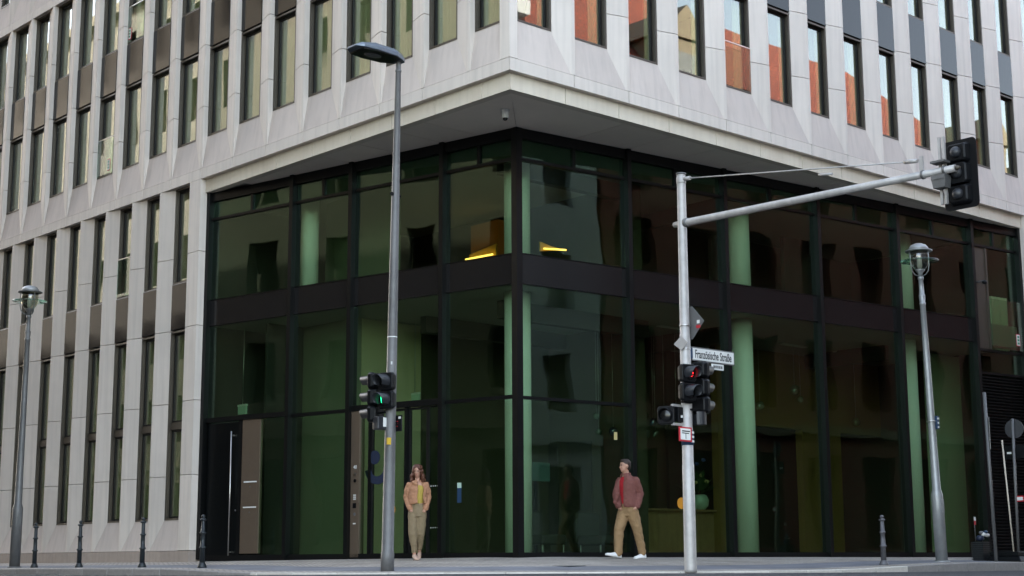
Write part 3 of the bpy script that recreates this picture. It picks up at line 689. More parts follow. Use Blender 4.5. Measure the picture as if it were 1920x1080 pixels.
MB().lathe([(.10, 1.101), (.19, 1.2), (.21, 1.33), (.16, 1.44), (.11, 1.47)], 18, lambda p: (p[0] + 10.75, p[1] + 5.1, p[2])).build('bowl', 'vase', vz)
fo = MB()
for k in range(60):
    a = random.uniform(0, 6.28); e = random.uniform(.3, 1.4); l = random.uniform(.2, .55)
    d = Vector((math.cos(a) * math.cos(e), math.sin(a) * math.cos(e), math.sin(e))); c = Vector((10.75, 5.1, 1.45)) + d * l; sdv = d.cross(Vector((0, 0, 1))).normalized() * .05
    v = [fo.bm.verts.new(p) for p in (c - d * .12, c + sdv, c + d * .12, c - sdv)]; fo.bm.faces.new(v)
fo.build('foliage', 'leaf', vz, norm=False)
for k, (dx, dz, mt) in enumerate(((.02, .48, 'petal'), (-.22, .30, 'petal'), (.2, .34, 'petal'), (-.15, .75, 'petal_blue'), (.1, .85, 'petal_blue'))):
    MB().ell((10.75 + dx, 5.05, 1.45 + dz), (.06, .06, .05), 10).build('flower', mt, vz)
globes = [(8.53, 4.2, 3.30, .11, 'globe_green', 'green glass globe just left of the round signal lens'), (8.72, 4.0, 3.03, .09, 'globe_green', 'lower green glass globe touching the round signal lens'),
    (8.33, 4.3, 2.76, .08, 'globe_clear', 'clear glass globe below and left of the round signal lens'), (7.88, 4.2, 2.72, .13, 'globe_clear', 'largest clear glass globe right of the second mullion'),
    (7.8, 4.1, 3.12, .08, 'globe_green', 'small green glass globe right of the second mullion, above the clear one'), (6.85, 4.2, 2.72, .10, 'globe_blue', 'blue glass globe left of the second mullion above the man'),
    (6.5, 4.3, 2.7, .08, 'globe_green', 'small green glass globe left of the blue one above the man'), (6.33, 4.2, 3.03, .08, 'globe_clear', 'leftmost small clear glass globe above the man'),
    (13.4, 4.2, 4.1, .14, 'globe_clear', 'large clear glass globe high before the ochre header'), (13.77, 4.3, 3.9, .09, 'globe_clear', 'small clear glass globe low right of the large one before the ochre header'),
    (15.96, 4.2, 3.45, .12, 'globe_green', 'lone green glass globe above the dark portal opening'), (12.0, 4.2, 3.62, .12, 'globe_clear', 'clear glass globe beside the second green column'), (8.15, 4.2, 3.0, .1, 'globe_blue', 'blue glass globe between the green ones left of the round signal')]
for (x, y, z, r, mt, lab) in globes:
    t = thing('pendant_globe', lab, 'pendant', (x, y, z), 'glass globes hanging in the lobby')
    MB().ell((x, y, z), (r, r, r), 14).build('globe', mt, t); MB().tube([(x, y, z + r), (x, y, 5.118)], .004, 5).build('wire', 'steel', t)

# ================================================================== street furniture
def bollard(x, y, label, m='iron', h=.965, lean=(0, 0)):
    z = ground_z(x, y); t = thing('bollard', label, 'bollard', (x, y, z), 'bollards along the kerb')
    k = h / .98
    def M(p): return (x + p[0] + lean[0] * p[2], y + p[1] + lean[1] * p[2], z - .01 + p[2] * k)
    MB().lathe([(.088, 0), (.088, .03), (.062, .085), (.058, .10)], 8, M).build('base', m, t)
    MB().lathe([(.050, .09), (.046, .355), (.062, .366), (.064, .388), (.045, .40), (.040, .625), (.057, .636), (.059, .658), (.039, .668), (.035, .86), (.036, .872)], 12, M).build('shaft', m, t)
    MB().lathe([(.036, .87), (.060, .880), (.064, .90), (.036, .914), (.020, .918), (.034, .935), (.038, .955), (.030, .975), (.012, .985)], 16, M).build('finial', m, t)
bollard(-2.5, 5.70, 'black iron bollard in front of the stone pillar, nearest to the black side door')
bollard(-2.5, 7.925, 'black iron bollard on the left pavement, second from the stone end pillar')
bollard(-2.5, 10.55, 'black iron bollard on the left pavement, third from the stone end pillar')
bollard(-2.5, 12.63, 'black iron bollard beside the foot of the left lantern')
bollard(6.93, -2.6, 'lone grey bollard on the right pavement beside the leaning lantern', 'iron_grey', .92)

def lantern(bx, by, lean, label, m):
    z = ground_z(bx, by) - .01; t = thing('street_lantern', label, 'street lamp', (bx, by, z), 'old style lanterns')
    def M(p): return (bx + p[0] + lean[0] * p[2], by + p[1] + lean[1] * p[2], z + p[2])
    MB().lathe([(.155, 0), (.155, .03), (.118, .035)], 24, M).build('base_plate', m, t)
    MB().lathe([(.116, .03), (.116, 1.30), (.112, 1.33), (.085, 1.42), (.074, 2.6), (.064, 4.0), (.056, 5.1), (.064, 5.11), (.064, 5.15), (.052, 5.16), (.064, 5.28), (.064, 5.31), (.05, 5.32), (.046, 5.62), (.058, 5.63), (.058, 5.68), (.04, 5.69)], 24, M).build('post', m, t)
    MB().box((-.04, -.122, .95), (.04, -.11, 1.22), M).build('hatch', m, t, bevel=.004)
    MB().lathe([(.045, 5.68), (.05, 5.76), (.085, 5.80), (.105, 5.84)], 20, M).build('socket', m, t)
    MB().lathe([(.105, 5.83), (.165, 5.92), (.19, 6.02), (.195, 6.10), (.185, 6.22)], 24, M).build('glass_bowl', 'glass_bowl', t)
    MB().lathe([(.03, 5.84), (.05, 5.9), (.05, 6.05), (.02, 6.1)], 12, M).build('lamp', 'white_enamel', t)
    MB().lathe([(.20, 6.005), (.385, 6.0), (.385, 6.012), (.20, 6.02)], 36, M, cap=False).build('glass_disc', 'glass_disc', t)
    MB().lathe([(.19, 6.20), (.27, 6.205), (.27, 6.225), (.19, 6.235)], 32, M, cap=False).build('ring', m, t)
    MB().lathe([(.195, 6.225), (.195, 6.275), (.185, 6.29), (.15, 6.335), (.08, 6.365), (.01, 6.37)], 28, M).build('cap', 'lantern_grey', t)
    for k in range(3):
        a = R(35 + 120 * k); c, s = math.cos(a), math.sin(a)
        pts = [M((c * r, s * r, h)) for r, h in ((.05, 5.70), (.12, 5.72), (.18, 5.79), (.205, 5.90), (.207, 6.05), (.207, 6.24))]
        MB().tube(pts, .010, 8).build('strut', m, t)
    return t
lantern(-2.45, 13.72, (.004, -.003), 'old style lantern with glass disc and weathered post at the left end of the street', 'galv_aged')
lr = lantern(9.188, -2.40, (-.0165, .0150), 'leaning pale grey old style lantern with glass disc in front of the right glazing', 'lantern_grey')
MB().box((9.17, -2.47, 2.46), (9.25, -2.39, 2.72)).build('blue_notice', 'blue_paint', lr, bevel=.01)
MB().lathe([(.093, 2.60), (.093, 2.625)], 20, lambda p: (p[0] + 9.188 - .044, p[1] - 2.40 + .041, p[2])).build('strap', 'steel', lr)
for k in range(3): MB().box((9.185, -2.476, 2.48 + k * .085), (9.235, -2.4705, 2.515 + k * .085)).build('notice_mark', 'white_enamel', lr)

def signal(name, label, cat, c, face, n, pitch=.285, on=None, r=.105, w=.30, visor=.22, board=None, m='signal_black', group=None, vis_m='signal_grey'):
    """c = centre of the housing, face = horizontal facing vector"""
    f = Vector((face[0], face[1], 0)).normalized(); s = Vector((f.y, -f.x, 0)); c = Vector(c); h = n * pitch
    t = thing(name, label, cat, (c.x, c.y, c.z - h / 2), group)
    def M(p): v = c + s * p[0] + f * p[1] + Vector((0, 0, p[2])); return (v.x, v.y, v.z)
    q = MB()
    for k in range(n):
        z = h / 2 - pitch * (k + .5); a, b, e = w / 2, pitch / 2 - .004, .035
        rect = [(-a + e, -b), (a - e, -b), (a, -b + e), (a, b - e), (a - e, b), (-a + e, b), (-a, b - e), (-a, -b + e)]
        rings = []
        for y, sc in ((-.10, .72), (-.085, .85), (-.02, 1), (.045, 1), (.055, .93)): rings.append([M((p[0] * sc, y, z + p[1] * (sc if k in (0, n - 1) else 1))) for p in rect])
        q.loft(rings, smooth=False)
    hs = q.build('housing', m, t, bevel=.006)
    for k in range(n):
        z = h / 2 - pitch * (k + .5)
        def L(p, z=z): return M((p[0], p[2], z + p[1]))
        MB().lathe([(r * .96, .050), (r * .93, .066), (r * .6, .078), (.01, .083)], 22, L).build('lens', 'lens_dark', t)
        vm = MB(); N = 22; lo, li, fo_, fi = [], [], [], []
        for i in range(N + 1):
            a = R(-42 + 264 * i / N); ln = visor * (.62 + .38 * max(0, math.sin(a) * .5 + .5)); 
            for lst, rr, yy in ((lo, r, .05), (li, r - .006, .05), (fo_, r * .88, .05 + ln), (fi, r * .88 - .006, .05 + ln)): lst.append(vm.bm.verts.new(M((rr * math.cos(a), yy, z + rr * math.sin(a)))))
        for i in range(N):
            for A, Bq in ((lo, fo_), (fi, li), (fo_, fi)):
                fc = vm.bm.faces.new((A[i], A[i + 1], Bq[i + 1], Bq[i])); fc.smooth = A is not fo_
        vm.build('visor', vis_m, t)
        if on and on[0] == k:
            g = MB()
            for (x0, z0, x1, z1, th) in on[2]:
                p0 = Vector((x0, z0)); p1 = Vector((x1, z1)); d = (p1 - p0).normalized() * th; nn = Vector((-d.y, d.x))
                g.hexa([M((pt.x, yy, z + pt.y)) for yy in (.085, .092) for pt in (p0 - nn, p1 - nn, p1 + nn, p0 + nn)])
            g.build('lit_symbol', on[1], t)
    if board:
        bw, bh = board; pts = []
        for cx, cz, a0 in ((bw / 2 - .07, bh / 2 - .07, 0), (-bw / 2 + .07, bh / 2 - .07, 90), (-bw / 2 + .07, -bh / 2 + .07, 180), (bw / 2 - .07, -bh / 2 + .07, 270)):
            for i in range(6): a = R(a0 + 18 * i); pts.append((cx + .07 * math.cos(a), cz + .07 * math.sin(a)))
        MB().loft([[M((p[0], y, p[1])) for p in pts] for y in (-.005, .012)], smooth=False).build('backboard', m, t)
    return t, M
# ---- tall lamp mast at the crossing
MX, MY = -2.141, .62; MZ = ground_z(MX, MY) - .01; lx, ly = .0092, -.0084
mast = thing('lamp_mast', 'tall grey lamp mast with a flat blue grey lamp head beside the woman', 'street lamp', (MX, MY, MZ))
def MM(p): return (MX + p[0] + lx * p[2], MY + p[1] + ly * p[2], MZ + p[2])
MB().lathe([(.108, 0), (.108, .30), (.100, .325), (.092, 1.9), (.082, 3.79), (.080, 3.80), (.080, 3.82), (.082, 3.83), (.068, 6.2), (.066, 6.25), (.048, 8.36), (.055, 8.37), (.055, 8.40), (.046, 8.41), (.046, 8.52), (.052, 8.53), (.05, 8.62)], 24, MM).build('pole', 'galv_dark', mast)
MB().lathe([(.084, 3.795), (.084, 3.812)], 24, MM).build('strap', 'white_enamel', mast)
q = MB(); q.tube([MM((-.10, -.02, 6.22)), MM((-.06, 0, 6.22))], .032, 12); q.tube([MM((.06, -.02, 6.2)), MM((.09, -.03, 6.2))], .02, 10); q.split('cable_entry', 'signal_black', mast)
MB().box((-.07, -.104, 2.03), (-.005, -.070, 2.14), lambda p: MM((p[0] - .04, p[1] + .02, p[2]))).build('sticker', 'yellow_paint', mast)
MB().box((-.060, -.08, 3.34), (-.035, -.070, 3.39), lambda p: MM((p[0] - .012, p[1] + .005, p[2]))).build('sticker', 'white_enamel', mast)
# lamp head: flat tapering body pointing over the left street (-x)
tx, ty, tz = MM((0, 0, 8.60))
def head_ring(x, wd, z0, z1):
    return [(tx + x, ty - wd, z0), (tx + x, ty - wd * 1.02, (z0 + z1) / 2), (tx + x, ty - wd * .7, z1), (tx + x, ty + wd * .7, z1), (tx + x, ty + wd * 1.02, (z0 + z1) / 2), (tx + x, ty + wd, z0)]
rg = [head_ring(.10, .05, tz - .06, tz + .03), head_ring(.0, .13, tz - .06, tz + .06), head_ring(-.2, .235, tz - .055, tz + .09), head_ring(-.62, .255, tz - .045, tz + .10), head_ring(-.88, .215, tz - .035, tz + .06), head_ring(-.99, .13, tz - .02, tz + .01)]
lh = MB().loft(rg, smooth=False).build('lamp_head', 'led_blue', mast, bevel=.012)
MB().loft([[(tx + x, ty + wd * s_, z) for x, wd, s_ in ((-.06, .13, -1), (-.22, .22, -1), (-.62, .24, -1), (-.88, .195, -1), (-.88, .195, 1), (-.62, .24, 1), (-.22, .22, 1), (-.06, .13, 1))] for z in (tz - .062, tz - .043)], smooth=False).build('lamp_glass', 'led_under', lh)
MB().ell((tx - .55, ty, tz - .060), (.17, .10, .022), 16).build('reflector', 'galv_aged', lh)
# signals on the mast
signal('pedestrian_signal', 'black two lens pedestrian signal showing green on the lamp mast', 'traffic light', (MX - .12, MY - .10, 2.66 ), (-1, -.25), 2, .30, (1, 'green_glow', ((-.05, .015, .055, .055, .016), (.045, .05, .03, -.05, .013), (-.02, .03, -.045, -.03, .012))), r=.112, w=.29, visor=.26)
signal('traffic_signal', 'black three lens traffic signal seen from the side on the lamp mast', 'traffic light', (MX - .13, MY + .20, 2.57), (-.25, 1), 3, .275, None, visor=.24)
q = MB(); q.box((MX - .13, MY - .05, 2.9), (MX, MY + .0, 2.93)); q.box((MX - .13, MY - .05, 2.42), (MX, MY + .0, 2.45)); q.box((MX - .1, MY + .0, 2.86), (MX - .06, MY + .2, 2.89)); q.box((MX - .1, MY + .0, 2.3), (MX - .06, MY + .2, 2.33)); q.split('bracket', 'signal_black', mast)
bx1 = tag(MB().box((MX - .24, MY - .02, 2.03), (MX - .04, MY + .12, 2.25)).build('signal_box', 'signal_grey', bevel=.02), 'small rounded black control box hanging left of the lamp mast under the signals', 'box')
MB().box((MX - .13, MY - .027, 2.08), (MX - .06, MY - .021, 2.23)).build('sticker', 'white_enamel', bx1)
bx2 = tag(MB().box((MX + .10, MY - .20, 2.01), (MX + .13, MY + .02, 2.27), lambda p: p).build('sign_plate', 'signal_black', bevel=.01), 'black square plate with a pink scribble on the right of the lamp mast', 'plate')
MB().box((MX + .07, MY - .12, 2.1), (MX + .0995, MY - .04, 2.16)).build('bracket', 'signal_black', bx2)
MB().box((MX + .095, MY - .19, 2.21), (MX + .099, MY - .13, 2.25)).build('sticker', 'white_enamel', bx2)
q = MB()
for (a, b) in (((-.11, 2.08), (-.06, 2.18)), ((-.06, 2.18), (-.12, 2.17)), ((-.06, 2.08), (-.12, 2.14))): q.tube([(MX + .097, MY + a[0], a[1]), (MX + .097, MY + b[0], b[1])], .006, 5)
q.build('scribble', 'red_paint', bx2)

# ---- signal pole with mast arm on the right
PX, PY = 1.104, -2.978; PZ = ground_z(PX, PY) - .01
sp = thing('signal_pole', 'galvanised signal pole with a long arm reaching out over the right street', 'pole', (PX, PY, PZ))
def SM(p): return (PX + p[0], PY + p[1], PZ + p[2])
MB().lathe([(.098, 0), (.098, .05), (.096, 1.0), (.095, 1.69), (.090, 1.70), (.086, 3.78), (.080, 3.80), (.072, 6.36), (.073, 6.44), (.068, 6.46)], 28, SM).build('pole', 'galv', sp)
MB().lathe([(.076, 6.30), (.080, 6.31), (.080, 6.40), (.076, 6.41)], 24, SM).build('collar', 'galv', sp)
MB().lathe([(.085, 6.452), (.085, 6.475), (.02, 6.49)], 24, SM).build('pole_cap', 'galv_aged', sp)
AZ = 5.63
arm = MB().tube([SM((0, .17, AZ)), SM((0, .0, AZ)), SM((0, -2.5, AZ - .03)), SM((0, -5.07, AZ - .06))], [.045, .062, .058, .052], 18).build('arm', 'galv', sp)
q = MB(); q.lathe([(.052, -.04), (.075, -.03), (.075, .03), (.052, .04)], 18, lambda p: SM((p[0], -.09 + p[2], AZ + p[1])))
for yy in (-4.55, -4.90): q.lathe([(.06, -.018), (.066, -.016), (.066, .016), (.06, .018)], 18, lambda p, yy=yy: SM((p[0], yy + p[2], AZ - .055 + p[1])))
q.split('clamp', 'galv_aged', arm)
MB().lathe([(.03, -.02), (.04, 0), (.02, .05)], 10, lambda p: SM((p[0], -5.09 - p[2], AZ - .06 + p[1]))).build('arm_end', 'bronze', arm)
st = MB().tube([SM((0, -.18, 6.36)), SM((0, -4.45, AZ + .16))], .011, 8).build('stay_cable', 'galv', sp)
q = MB(); q.tube([SM((0, -.05, 6.37)), SM((0, -.2, 6.36))], .035, 8); q.tube([SM((0, -2.75, 5.92)), SM((0, -3.0, 5.885))], .02, 8); q.tube([SM((0, -4.25, AZ + .19)), SM((0, -4.47, AZ + .165))], .032, 8); q.box(*[SM(p) for p in ((-.015, -4.56, AZ - .0), (.015, -4.50, AZ + .22))]); q.split('cable_fitting', 'galv', st)
hy = PY - 4.99; hz = PZ + AZ - .10
sig, SMx = signal('traffic_signal', 'large black traffic signal with backboard hanging from the end of the arm, seen from behind', 'traffic light', (PX + .22, hy - .02, hz + .0), (1, 0), 3, .30, None, r=.11, w=.34, board=(.54, 1.0))
for k in range(3): MB().ell((PX + .12, hy - .02, hz + .30 - .30 * k), (.075, .085, .085), 14).build('lamp_back', 'signal_grey', sig)
q = MB()
for dy in (.13, .20): q.box((PX + .08, hy + dy, hz - .42), (PX + .12, hy + dy + .035, hz + .56))
q.split('mounting_rail', 'galv', sig)
q = MB(); q.box((PX - .07, hy + .06, hz + .16), (PX + .10, hy + .28, hz + .19)); q.box((PX - .07, hy + .06, hz - .08), (PX + .10, hy + .28, hz - .02)); q.hexa([(PX - .05, hy + .08, hz - .2), (PX + .1, hy + .08, hz - .2), (PX + .1, hy + .26, hz - .2), (PX - .05, hy + .26, hz - .2), (PX - .06, hy + .06, hz - .08), (PX + .1, hy + .06, hz - .08), (PX + .1, hy + .28, hz - .08), (PX - .06, hy + .28, hz - .08)])
q.split('bracket', 'galv_aged', sig)
# signals on the pole
signal('pedestrian_signal', 'black two lens pedestrian signal showing red on the arm pole', 'traffic light', (PX - .13, PY - .14, 2.71), (-.12, -1), 2, .30, (0, 'red_glow', ((-.03, -.05, .03, .05, .02), (-.05, .0, .04, .02, .012))), r=.112, w=.29, visor=.24)
signal('traffic_signal', 'black three lens traffic signal facing right on the arm pole', 'traffic light', (PX + .24, PY - .10, 2.66), (1, .12), 3, .285, None, visor=.26)
q = MB(); q.box(SM((-.02, -.16, 2.35 + .2)), SM((.2, -.04, 2.38 + .2))); q.box(SM((-.02, -.16, 3.1)), SM((.2, -.04, 3.13))); q.box(SM((-.2, -.12, 2.66)), SM((0, -.06, 2.69))); q.split('bracket', 'signal_black', sp)
rs, RM = signal('round_signal', 'single round black signal lens on a bracket left of the arm pole', 'traffic light', (PX - .30, PY + .16, 2.20), (-1, -.35), 1, .30, None, r=.125, w=.29, visor=.08, vis_m='signal_black')
q = MB(); q.box((PX - .30, PY + .02, 2.335), (PX + .0, PY + .07, 2.375)); q.box((PX - .30, PY + .02, 2.035), (PX + .0, PY + .07, 2.075)); q.split('bracket', 'galv', rs)
MB().box((PX - .2, PY + .0, 2.09), (PX - .05, PY + .06, 2.33)).build('relay_box', 'signal_black', rs, bevel=.01)
MB().box((PX - .15, PY - .006, 2.16), (PX - .10, PY - .001, 2.20)).build('sticker', 'white_enamel', rs)
q = MB(); 
q.loft([[(PX + .16 + .13 * math.cos(a) * k, PY - .10 + .13 * math.sin(a) * k, z) for k, rng in ((1, range(0, 13)), (.94, range(12, -1, -1))) for a in [R(-150 + 20 * i) for i in rng]] for z in (2.06, 2.26)], smooth=False)
tag(q.build('sensor_shield', 'signal_grey'), 'curved dark grey shield on the right of the arm pole below the signals', 'shield')
# stickers on the pole
MB().box((PX - .25, PY - .02, 1.80), (PX - .02, PY - .012, 2.03), lambda p: (p[0], p[1] - (p[0] - PX) * .3 - .10, p[2] - (p[0] - PX) * .05 - .03)).build('sticker', 'red_paint', sp)
MB().box((PX - .225, PY - .028, 1.825), (PX - .05, PY - .021, 2.005), lambda p: (p[0], p[1] - (p[0] - PX) * .3 - .10, p[2] - (p[0] - PX) * .05 - .03)).build('sticker', 'white_enamel', sp)
q = MB()
for a, b in (((-.20, 1.955), (-.07, 1.965)), ((-.20, 1.925), (-.09, 1.93)), ((-.14, 1.84), (-.14, 1.93))): q.box((PX + a[0], PY - .033, a[1]), (PX + b[0] + .006, PY - .0285, b[1] + .008), lambda p: (p[0], p[1] - (p[0] - PX) * .3 - .10, p[2] - (p[0] - PX) * .05 - .03))
q.build('sticker_print', 'ink', sp)
MB().lathe([(.098, 1.80), (.098, 2.03)], 24, lambda p: SM((p[0], p[1], p[2] + .2))).build('sticker', 'blue_paint', sp)
q = MB()
for k in range(6): q.box(SM((-.02 + .035 * (k % 2), -.105, 2.04 + .07 * (k // 2))), SM((.008 + .035 * (k % 2), -.097, 2.075 + .07 * (k // 2))))
q.build('sticker_print', 'white_enamel', sp)
for zz in (3.93, 3.55): MB().lathe([(.088, zz - .012), (.091, zz - .01), (.091, zz + .01), (.088, zz + .012)], 24, SM).build('strap', 'steel', sp)
# priority diamond seen from behind
dm = thing('diamond_sign', 'grey back of a diamond shaped road sign with red sticker above the street name sign', 'sign', (PX + .09, PY - .06, 3.45))
dy, dzc = PY - .06, 3.71; hw, hh = .27, .27
MB().prism([(dy - hw, dzc), (dy - .02, dzc - hh), (dy + .02, dzc - hh), (dy + hw, dzc), (dy + .02, dzc + hh), (dy - .02, dzc + hh)], PX + .095, PX + .103, lambda p: (p[2], p[0], p[1])).build('plate', 'galv_aged', dm)
MB().box((PX + .0925, dy - .19, dzc - .10), (PX + .0948, dy - .10, dzc - .05)).build('sticker', 'red_paint', dm)
MB().box((PX + .0925, dy - .18, dzc - .025), (PX + .0948, dy - .12, dzc + .03)).build('sticker', 'white_enamel', dm)
dm2 = tag(MB().prism([(PY - .17, 3.36), (PY - .02, 3.24), (PY + .14, 3.36), (PY - .02, 3.48)], PX - .12, PX - .112, lambda p: (p[2], p[0], p[1])).build('small_plate', 'galv', bevel=.002), 'small grey diamond plate strapped to the arm pole above the red pedestrian signal', 'plate')
# street name sign
sx0, sx1, sz0, sz1, sy = PX + .085, 2.265, 3.095, 3.325, PY - .045
sn = thing('street_name_sign', 'white street name sign reading Französische Straße on the arm pole', 'sign', (sx0, sy, sz0))
MB().box((sx0, sy - .012, sz0), (sx1, sy + .012, sz1)).build('frame', 'galv_aged', sn, bevel=.004)
MB().box((sx0 + .02, sy - .016, sz0 + .02), (sx1 - .02, sy - .0125, sz1 - .02)).build('panel', 'white_enamel', sn)
text('Französische Straße', .19, 'ink', frame_mat(((sx0 + sx1) / 2 - .0, sy - .0175, (sz0 + sz1) / 2 - .004), (1, 0, 0), (0, -1, 0)), sn, sx=.60, off=.0025)
nb = MB().box((sx0 + .50, sy - .010, sz0 - .105), (sx0 + .80, sy + .008, sz0 - .008)).build('number_plate', 'white_enamel', sn, bevel=.003)
q = MB()
for k in range(5): q.box((sx0 + .54 + k * .048, sy - .0125, sz0 - .08), (sx0 + .57 + k * .048, sy - .0102, sz0 - .035))
q.build('print', 'ink', nb)
MB().box((PX - .02, sy - .03, sz0 + .03), (sx0 + .01, sy + .03, sz1 - .03)).build('bracket', 'blue_paint', sn)

# ---- signs at the right edge
gz = ground_z(11.026, -2.5)
s1 = thing('sign_post', 'thin grey sign post with small plates seen edge on near the right edge', 'sign post', (11.026, -2.5, gz))
MB().tube([(11.026, -2.5, gz - .05), (10.992, -2.469, gz + 3.45)], .036, 14).build('post', 'galv_aged', s1)
for z, h in ((gz + 2.62, .32), (gz + 2.28, .34)): MB().box((11.05, -2.66, z), (11.30, -2.648, z + h), lambda p: (p[0] - .045, p[1] + .12 + (p[0] - 11.05) * .62, p[2])).build('plate', 'galv', s1)
bx_, by_ = 11.9, -2.40; gz = ground_z(bx_, by_)
ms = thing('mobile_sign', 'grey round sign seen from behind on a post in a black rubber foot', 'sign', (bx_, by_, gz))
MB().prism([(-.45, -.40), (1.0, -.40), (1.0, .40), (-.45, .40)], gz - .01, gz + .10, lambda p: (bx_ + p[0], by_ + p[1], p[2]), top=[(-.40, -.35), (.95, -.35), (.95, .35), (-.40, .35)]).build('rubber_foot', 'signal_black', ms, bevel=.015)
MB().prism([(-.42, -.33), (.9, -.33), (.9, .33), (-.42, .33)], gz + .101, gz + .20, lambda p: (bx_ + p[0] + .03, by_ + p[1], p[2])).build('rubber_foot', 'signal_black', ms, bevel=.015)
px_, py_ = bx_ - .02, by_ - .12
MB().tube([(px_, py_, gz + .1), (px_ + .03, py_ - .03, gz + 2.95)], .03, 12).build('post', 'galv_aged', ms)
def cdisc(cx, cy, cz, r, nrm, th=.004, seg=28):
    nrm = Vector(nrm).normalized(); s = Vector((nrm.y, -nrm.x, 0)); q = MB()
    q.loft([[Vector((cx, cy, cz)) + s * r * math.cos(2 * math.pi * i / seg) + Vector((0, 0, r * math.sin(2 * math.pi * i / seg))) + nrm * k for i in range(seg)] for k in (-th, th)], smooth=False); return q
cdisc(px_ + .08, py_ - .03, gz + 2.74, .20, (.97, .2, 0)).build('plate', 'signal_grey', ms)
MB().box((px_ + .07, py_ - .26, gz + 2.12), (px_ + .08, py_ + .22, gz + 2.40)).build('plate', 'signal_black', ms)
MB().box((px_ + .062, py_ + .06, gz + 2.22), (px_ + .0695, py_ + .16, gz + 2.26)).build('sticker', 'white_enamel', ms)
MB().box((px_ + .07, py_ + .06, gz + 2.68), (px_ + .075, py_ + .14, gz + 2.79)).build('sticker', 'white_enamel', ms)
MB().box((px_ + .0, py_ - .19, gz + 1.22), (px_ + .01, py_ - .03, gz + 1.34)).build('sticker', 'red_paint', ms)
MB().box((px_ - .006, py_ - .175, gz + 1.245), (px_ - .001, py_ - .045, gz + 1.315)).build('sticker', 'white_enamel', ms)
tag(MB().tube([(bx_ - .14, by_ - .08, gz + .2), (bx_ - .16, by_ + .02, gz + 2.50)], [.017, .017], 10).build('loose_pole', 'fascia'), 'thin beige pole leaning against the round sign at the right edge', 'pole')
gx_, gy_ = 11.55, -1.85; gz2 = ground_z(gx_, gy_)
cr = thing('slatted_crate', 'small dark slatted crate with a blue and white bundle on top behind the sign post', 'crate', (gx_, gy_, gz2))
for k in range(9): MB().box((gx_ - .14, gy_ - .14, gz2 + .02 + k * .042), (gx_ + .14, gy_ + .14, gz2 + .042 + k * .042)).build('slat', 'signal_grey', cr)
MB().box((gx_ - .12, gy_ - .12, gz2), (gx_ + .12, gy_ + .12, gz2 + .40)).build('core_box', 'signal_black', cr)
bd = thing('cloth_bundle', 'crumpled blue and white bundle lying on the slatted crate', 'bundle', (gx_, gy_, gz2 + .4))
for (dx, dyy, dz, r, mt) in ((0, 0, .06, .10, 'navy'), (.06, -.05, .14, .07, 'white_enamel'), (.12, -.10, .12, .06, 'galv'), (.09, -.08, .19, .055, 'blue_paint'), (.02, -.02, .17, .06, 'galv_dark')):
    MB().ell((gx_ + dx, gy_ + dyy, gz2 + .40 + dz), (r, r * .8, r * .7), 12).build('cloth', mt, bd)
stk = thing('marker_stick', 'thin stick with a small red and white tag standing in the slatted crate', 'stick', (gx_ - .08, gy_ + .06, gz2 + .38))
MB().tube([(gx_ - .08, gy_ + .06, gz2 + .38), (gx_ - .085, gy_ + .065, gz2 + .92)], .008, 6).build('rod', 'galv_dark', stk)
MB().box((gx_ - .11, gy_ + .045, gz2 + .74), (gx_ - .05, gy_ + .057, gz2 + .82)).build('tag', 'red_paint', stk); MB().box((gx_ - .11, gy_ + .045, gz2 + .825), (gx_ - .05, gy_ + .057, gz2 + .90)).build('tag', 'white_enamel', stk)
cm = thing('security_camera', 'small white dome camera hanging from the soffit near the building corner', 'camera', (.90, 1.12, ZF))
MB().lathe([(.085, ZF + .003), (.085, ZF - .02), (.068, ZF - .025), (.066, ZF - .15), (.05, ZF - .16)], 20, lambda p: (p[0] + .90, p[1] + 1.12, p[2])).build('body', 'white_enamel', cm)
MB().ell((.90, 1.12, ZF - .165), (.05, .05, .045), 14).build('dome', 'lens_dark', cm)
c2 = thing('wall_camera', 'small camera on a bracket on the brown panel at the right end', 'camera', GR((14.15, -.2, 6.65)))
MB().box((14.12, -.20, 6.62), (14.18, -.0, 6.66), GR).build('bracket', 'galv_dark', c2); MB().ell(GR((14.15, -.22, 6.60)), (.09, .06, .05), 12).build('body', 'signal_black', c2)

# ================================================================== people
VD = Vector((.672, .740, 0)); RT = Vector((.740, -.672, 0)); UP = Vector((0, 0, 1))
class Fig:
    def __init__(s, base): s.b = Vector(base)
    def P(s, p): return s.b + RT * p[0] - VD * p[1] + UP * p[2]      # lateral, towards the viewer, up
    def limb(s, q, pts, rads, seg=14):
        pts = [s.P(p) for p in pts]; q.tube(pts, rads, seg)
        for p, r in zip(pts, rads): q.ell(p, (r, r, r), 10)
    def rings(s, q, rows, fwd, arc=None, seg=28):
        """rows: (lat, near, h, side radius, front radius); fwd in (lat, near); arc = open range in degrees off the front"""
        f = (RT * fwd[0] - VD * fwd[1]).normalized(); sd_ = UP.cross(f)      # to the figure's left
        out = []
        for la, ne, h, a, b_ in rows:
            c = s.P((la, ne, h)); r = []
            if arc is None: angs = [360 * i / seg for i in range(seg)]
            else: angs = [arc[1] + (360 - (arc[1] - arc[0])) * i / seg for i in range(seg + 1)]
            for g in angs: r.append(c + f * b_ * math.cos(R(g)) + sd_ * a * math.sin(R(g)))
            out.append(r)
        if arc is None: q.loft(out)
        else:
            vr = [[q.bm.verts.new(p) for p in r] for r in out]
            for A, Bq in zip(vr, vr[1:]):
                for i in range(len(A) - 1): q.bm.faces.new((A[i], A[i + 1], Bq[i + 1], Bq[i])).smooth = True
WR_TEX = bpy.data.textures.new('folds', 'CLOUDS'); WR_TEX.noise_scale = .075; WR_TEX.noise_depth = 2
